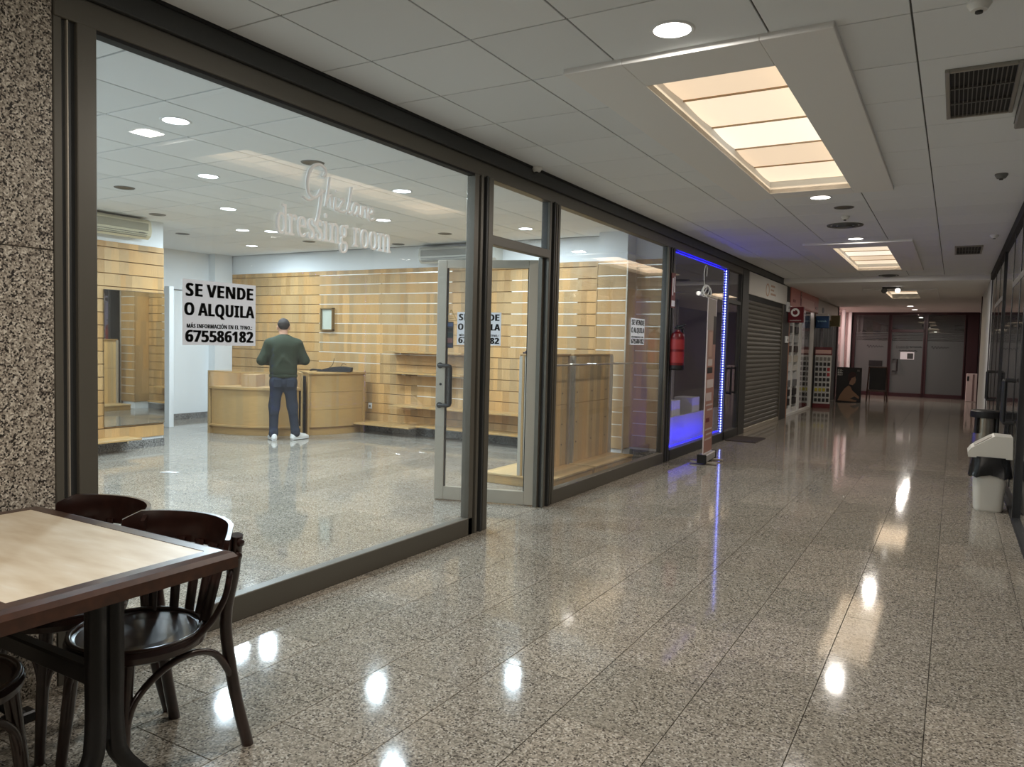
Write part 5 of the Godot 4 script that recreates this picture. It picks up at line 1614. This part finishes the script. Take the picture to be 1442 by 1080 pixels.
# ------------------------------------------------------------------ person
class Field:
	var o: Vector3
	var c: float
	var nx: int
	var ny: int
	var nz: int
	var k: float
	var v: PackedFloat32Array
	func _init(lo: Vector3, hi: Vector3, cell: float, sharp: float) -> void:
		o = lo; c = cell; k = sharp
		nx = int((hi.x - lo.x) / cell) + 2
		ny = int((hi.y - lo.y) / cell) + 2
		nz = int((hi.z - lo.z) / cell) + 2
		v.resize(nx * ny * nz)
	func bone(a: Vector3, b: Vector3, ra: float, rb: float, sq := Vector3.ONE) -> void:
		# tapered capsule; sq stretches space so that the section becomes oval
		var m := maxf(ra, rb) * maxf(sq.x, maxf(sq.y, sq.z)) + 3.5 / k
		var lo := (Vector3(minf(a.x, b.x), minf(a.y, b.y), minf(a.z, b.z)) - Vector3.ONE * m - o) / c
		var hi := (Vector3(maxf(a.x, b.x), maxf(a.y, b.y), maxf(a.z, b.z)) + Vector3.ONE * m - o) / c
		var sa := a / sq
		var ab := b / sq - sa
		var l2 := maxf(ab.length_squared(), 1e-9)
		for z in range(maxi(0, int(lo.z)), mini(nz, int(hi.z) + 1)):
			for y in range(maxi(0, int(lo.y)), mini(ny, int(hi.y) + 1)):
				var row := (z * ny + y) * nx
				for x in range(maxi(0, int(lo.x)), mini(nx, int(hi.x) + 1)):
					var p := (o + Vector3(x, y, z) * c) / sq - sa
					var t := clampf(p.dot(ab) / l2, 0.0, 1.0)
					var d := (p - ab * t).length() - lerpf(ra, rb, t)
					v[row + x] += exp(-k * d)
	func mesh_into(st: SurfaceTool) -> void:
		var vert := {}
		var pts := PackedVector3Array()
		for z in nz - 1:
			for y in ny - 1:
				for x in nx - 1:
					var i := (z * ny + y) * nx + x
					var s0 := v[i] > 1.0
					var i2 := i + nx
					var i3 := i + nx * ny
					var i4 := i3 + nx
					if s0 == (v[i + 1] > 1.0) and s0 == (v[i2] > 1.0) and s0 == (v[i2 + 1] > 1.0) and s0 == (v[i3] > 1.0) and s0 == (v[i3 + 1] > 1.0) and s0 == (v[i4] > 1.0) and s0 == (v[i4 + 1] > 1.0):
						continue
					var f := []
					for q in [i, i + 1, i2, i2 + 1, i3, i3 + 1, i4, i4 + 1]:
						f.append(-log(maxf(v[q], 1e-6)) / k)
					var sum := Vector3.ZERO
					var n := 0
					for e in [[0, 1], [2, 3], [4, 5], [6, 7], [0, 2], [1, 3], [4, 6], [5, 7], [0, 4], [1, 5], [2, 6], [3, 7]]:
						var fa: float = f[e[0]]
						var fb: float = f[e[1]]
						if (fa < 0.0) != (fb < 0.0):
							var t := fa / (fa - fb)
							var pa := Vector3(e[0] & 1, (e[0] >> 1) & 1, e[0] >> 2)
							var pb := Vector3(e[1] & 1, (e[1] >> 1) & 1, e[1] >> 2)
							sum += pa.lerp(pb, t)
							n += 1
					vert[i] = pts.size()
					pts.append(o + (Vector3(x, y, z) + sum / maxi(n, 1)) * c)
		var nor := PackedVector3Array()
		nor.resize(pts.size())
		var quads := []
		var st_ := [1, nx, nx * ny]
		for i in vert:
			# crossed edges that start at this cell's lowest corner
			for ax in 3:
				var u: int = st_[(ax + 1) % 3]
				var w: int = st_[(ax + 2) % 3]
				var inside := v[i] > 1.0
				if inside == (v[i + st_[ax]] > 1.0):
					continue
				if not (vert.has(i - u) and vert.has(i - w) and vert.has(i - u - w)):
					continue
				var q := [vert[i], vert[i - u], vert[i - u - w], vert[i - w]]
				if not inside:
					q.reverse()
				quads.append(q)
				var n := (pts[q[1]] - pts[q[0]]).cross(pts[q[2]] - pts[q[0]]) + (pts[q[2]] - pts[q[0]]).cross(pts[q[3]] - pts[q[0]])
				for j in q:
					nor[j] += n
		for q in quads:
			for j in [[0, 2, 1], [0, 3, 2]]:
				for h in j:
					st.set_normal(nor[q[h]].normalized())
					st.add_vertex(pts[q[h]])

func person() -> void:
	# faces local +z; stands at the counter with his back to the window
	var t := thing("person", "man in dark green sweater and blue jeans standing at the counter, back turned", "person", Vector3(-7.93, 0, -7.37), atan2(-0.74, -0.67) + 0.06)
	# joints
	var hipL := Vector3(0.085, 0.87, 0.0); var hipR := Vector3(-0.085, 0.87, 0.0)
	var kneeL := Vector3(0.115, 0.47, 0.025); var kneeR := Vector3(-0.125, 0.47, 0.025)
	var ankL := Vector3(0.125, 0.09, -0.01); var ankR := Vector3(-0.165, 0.09, -0.01)
	var shL := Vector3(0.19, 1.315, 0.0); var shR := Vector3(-0.19, 1.315, 0.0)
	var elL := Vector3(0.285, 1.09, 0.0); var elR := Vector3(-0.285, 1.10, 0.0)
	var wrL := Vector3(0.14, 1.05, 0.235); var wrR := Vector3(-0.13, 1.06, 0.235)
	# skin: one body
	var st := begin()
	var b := Field.new(Vector3(-0.40, 0.0, -0.22), Vector3(0.40, 1.50, 0.34), 0.014, 60.0)
	b.bone(hipL, kneeL, 0.075, 0.05); b.bone(hipR, kneeR, 0.075, 0.05)
	b.bone(kneeL, ankL, 0.045, 0.032); b.bone(kneeR, ankR, 0.045, 0.032)
	b.bone(ankL, Vector3(0.14, 0.035, 0.12), 0.03, 0.025); b.bone(ankR, Vector3(-0.22, 0.035, 0.10), 0.03, 0.025)
	b.bone(Vector3(0.04, 0.92, 0), Vector3(0.05, 1.28, 0), 0.075, 0.08); b.bone(Vector3(-0.04, 0.92, 0), Vector3(-0.05, 1.28, 0), 0.075, 0.08)
	b.bone(shL, shR, 0.05, 0.05)
	b.bone(shL, elL, 0.042, 0.036); b.bone(shR, elR, 0.042, 0.036)
	b.bone(elL, wrL, 0.034, 0.026); b.bone(elR, wrR, 0.034, 0.026)
	b.bone(Vector3(0, 1.34, 0.0), Vector3(0, 1.47, 0.035), 0.062, 0.056)
	b.mesh_into(st)
	# head, bowed forward a little
	var hd := Field.new(Vector3(-0.13, 1.36, -0.11), Vector3(0.13, 1.70, 0.22), 0.006, 130.0)
	hd.bone(Vector3(0, 1.575, 0.03), Vector3(0, 1.565, 0.065), 0.082, 0.078, Vector3(0.92, 1.0, 1.0))
	hd.bone(Vector3(0, 1.51, 0.075), Vector3(0, 1.47, 0.098), 0.058, 0.036)
	hd.bone(Vector3(0, 1.40, 0.01), Vector3(0, 1.52, 0.035), 0.058, 0.056)
	hd.bone(Vector3(0, 1.555, 0.142), Vector3(0, 1.515, 0.162), 0.009, 0.014)
	hd.bone(Vector3(-0.03, 1.575, 0.13), Vector3(0.03, 1.575, 0.13), 0.013, 0.013)
	hd.bone(Vector3(-0.02, 1.49, 0.132), Vector3(0.02, 1.49, 0.132), 0.008, 0.008)
	for s in [-1.0, 1.0]:
		hd.bone(Vector3(s * 0.079, 1.555, 0.035), Vector3(s * 0.085, 1.515, 0.04), 0.017, 0.011, Vector3(0.6, 1.0, 1.0))
		hd.bone(Vector3(s * 0.035, 1.525, 0.12), Vector3(s * 0.045, 1.50, 0.10), 0.02, 0.02)
	hd.mesh_into(st)
	# hands with five fingers each
	for s in [-1.0, 1.0]:
		var w: Vector3 = wrL if s > 0 else wrR
		var hf := Field.new(w + Vector3(-0.13, -0.09, -0.05), w + Vector3(0.13, 0.08, 0.20), 0.005, 220.0)
		var dir: Vector3 = Vector3(-s * 0.42, -0.12, 0.9).normalized()
		var side: Vector3 = dir.cross(Vector3.UP).normalized() * s
		hf.bone(w, w + dir * 0.03, 0.026, 0.026)
		for k in 4:
			var off: Vector3 = side * (k - 1.5) * 0.019
			hf.bone(w + dir * 0.03 + off * 0.7, w + dir * 0.085 + off, 0.013, 0.011)
			var ln: float = [0.062, 0.074, 0.07, 0.056][k]
			var k1: Vector3 = w + dir * (0.085 + ln * 0.5) + off * 1.05 + Vector3(0, -0.008, 0)
			hf.bone(w + dir * 0.085 + off, k1, 0.0095, 0.0085)
			hf.bone(k1, k1 + dir * ln * 0.4 + Vector3(0, -0.022, 0), 0.0085, 0.0072)
		hf.bone(w + dir * 0.02 - side * 0.02, w + dir * 0.05 - side * 0.045 + Vector3(0, -0.01, 0), 0.013, 0.011)
		hf.bone(w + dir * 0.05 - side * 0.045 + Vector3(0, -0.01, 0), w + dir * 0.085 - side * 0.05 + Vector3(0, -0.025, 0), 0.010, 0.008)
		hf.mesh_into(st)
	obj("body", st, M.skin, t)
	# sweater
	var sw := begin()
	var f := Field.new(Vector3(-0.42, 0.84, -0.24), Vector3(0.42, 1.47, 0.34), 0.012, 55.0)
	f.bone(Vector3(0.075, 1.26, 0.0), Vector3(0.07, 0.97, 0.0), 0.115, 0.102)
	f.bone(Vector3(-0.075, 1.26, 0.0), Vector3(-0.07, 0.97, 0.0), 0.115, 0.102)
	f.bone(Vector3(0, 1.30, 0.0), Vector3(0, 0.96, 0.0), 0.115, 0.105)
	f.bone(Vector3(0.06, 0.97, 0.0), Vector3(0.065, 0.94, 0.0), 0.102, 0.108)
	f.bone(Vector3(-0.06, 0.97, 0.0), Vector3(-0.065, 0.94, 0.0), 0.102, 0.108)
	f.bone(Vector3(0.155, 1.315, -0.01), Vector3(-0.155, 1.315, -0.01), 0.074, 0.074)
	for sd in [-1.0, 1.0]:
		f.bone(Vector3(0.0, 1.375, -0.012), Vector3(sd * 0.15, 1.33, -0.01), 0.056, 0.052)
	f.bone(Vector3(0.06, 1.36, -0.01), Vector3(-0.06, 1.36, -0.01), 0.068, 0.068)
	f.bone(Vector3(0, 1.36, 0.0), Vector3(0, 1.395, 0.01), 0.062, 0.058)
	f.bone(shL, elL, 0.068, 0.056); f.bone(shR, elR, 0.068, 0.056)
	f.bone(elL, wrL, 0.054, 0.038); f.bone(elR, wrR, 0.054, 0.038)
	# folds on the back and at the elbows
	for q in [[0.10, 1.0, -0.10, 0.02, 1.14, -0.118], [-0.12, 1.02, -0.09, -0.03, 1.10, -0.115], [0.09, 0.96, -0.09, -0.08, 0.945, -0.095], [0.26, 1.16, -0.055, 0.29, 1.10, -0.045], [-0.26, 1.16, -0.055, -0.29, 1.10, -0.045], [0.13, 1.22, -0.10, 0.17, 1.05, -0.07]]:
		f.bone(Vector3(q[0], q[1], q[2]), Vector3(q[3], q[4], q[5]), 0.004, 0.004)
	f.mesh_into(sw)
	var sweater := obj("sweater", sw, M.sweater, t)
	var hem := begin()
	var hp := []
	for i in 33:
		var a := TAU * i / 32.0
		hp.append(Vector3(cos(a) * 0.172, 0.885, sin(a) * 0.112))
	tube(hem, hp, 0.016, 8, Vector3.UP, 1.7, false)
	obj("hem_band", hem, M.sweater, sweater)
	var col := begin()
	var cp := []
	for i in 25:
		var a := TAU * i / 24.0
		cp.append(Vector3(cos(a) * 0.062, 1.418 + 0.012 * -sin(a), 0.012 + sin(a) * 0.062))
	tube(col, cp, 0.011, 8, Vector3.UP, 1.2, false)
	obj("collar", col, M.sweater, sweater)
	# jeans
	var js := begin()
	var j := Field.new(Vector3(-0.34, 0.03, -0.22), Vector3(0.34, 0.98, 0.22), 0.012, 60.0)
	j.bone(Vector3(0.06, 0.90, 0.0), Vector3(0.075, 0.80, -0.015), 0.095, 0.105)
	j.bone(Vector3(-0.06, 0.90, 0.0), Vector3(-0.075, 0.80, -0.015), 0.095, 0.105)
	j.bone(Vector3(0.08, 0.80, 0.0), kneeL, 0.092, 0.070); j.bone(Vector3(-0.08, 0.80, 0.0), kneeR, 0.092, 0.070)
	j.bone(kneeL, ankL, 0.068, 0.056); j.bone(kneeR, ankR, 0.068, 0.056)
	for s in [-1.0, 1.0]:
		var kk: Vector3 = kneeL if s > 0 else kneeR
		var aa: Vector3 = ankL if s > 0 else ankR
		for h in 3:
			var p := kk.lerp(aa, 0.06 + 0.1 * h)
			j.bone(p + Vector3(-0.04, 0.01, -0.058), p + Vector3(0.04, -0.012, -0.058), 0.004, 0.004)
		j.bone(aa + Vector3(-0.04, 0.05, -0.045), aa + Vector3(0.04, 0.03, -0.045), 0.008, 0.008)
		j.bone(aa + Vector3(-0.03, 0.0, -0.03), aa + Vector3(0.03, -0.01, -0.03), 0.02, 0.02)
	j.mesh_into(js)
	var jeans := obj("jeans", js, M.jeans, t)
	for s in [-1.0, 1.0]:
		var pk := begin()
		box(pk, Transform3D(Basis(Vector3(1, 0, 0), -0.12), Vector3(s * 0.085, 0.79, -0.122)), Vector3(0.10, 0.11, 0.008), 0.003)
		obj("pocket", pk, M.jeans, jeans)
	# shoes
	for s in [-1.0, 1.0]:
		var a: Vector3 = ankL if s > 0 else ankR
		var toe := Vector3(0.03, 0, 0.19) if s > 0 else Vector3(-0.16, 0, 0.13)
		var ss := begin()
		var lo := Vector3(minf(a.x, a.x + toe.x) - 0.09, 0.0, -0.12)
		var sf := Field.new(lo + Vector3(0, -0.03, 0), Vector3(maxf(a.x, a.x + toe.x) + 0.09, 0.16, 0.27), 0.008, 110.0)
		var heel := a - toe.normalized() * 0.045
		sf.bone(Vector3(heel.x, 0.035, heel.z), Vector3(a.x + toe.x, 0.03, a.z + toe.z), 0.038, 0.036, Vector3(1, 0.85, 1))
		sf.bone(Vector3(heel.x, 0.07, heel.z), a + toe * 0.25 + Vector3(0, -0.015, 0), 0.034, 0.034)
		sf.bone(Vector3(a.x, 0.06, a.z) + toe * 0.3, Vector3(a.x, 0.04, a.z) + toe * 0.8, 0.038, 0.034)
		sf.mesh_into(ss)
		var shoe := obj("shoe", ss, M.shoe, t)
		var so := begin()
		tube(so, [Vector3(heel.x, 0.012, heel.z) - toe.normalized() * 0.02, Vector3(a.x, 0.012, a.z) + toe * 0.5, Vector3(a.x, 0.012, a.z) + toe * 1.1], [0.036, 0.042, 0.034], 12, Vector3.UP, 0.3)
		obj("sole", so, M.white, shoe)
	# short hair
	var hs := begin()
	var hf2 := Field.new(Vector3(-0.12, 1.48, -0.10), Vector3(0.12, 1.70, 0.18), 0.006, 150.0)
	hf2.bone(Vector3(0, 1.592, 0.02), Vector3(0, 1.592, 0.058), 0.081, 0.074, Vector3(0.95, 1.0, 1.0))
	hf2.bone(Vector3(0, 1.562, -0.008), Vector3(0, 1.58, 0.0), 0.052, 0.066, Vector3(1.2, 1.0, 0.9))
	hf2.mesh_into(hs)
	obj("hair", hs, M.hair, t)
	for s in [-1.0, 1.0]:
		var ey := begin()
		lathe(ey, [Vector2(0.0, -0.008), Vector2(0.011, 0.0), Vector2(0.0, 0.008)], 10, Transform3D(Basis(), Vector3(s * 0.032, 1.553, 0.131)))
		obj("eye", ey, M.white, t)
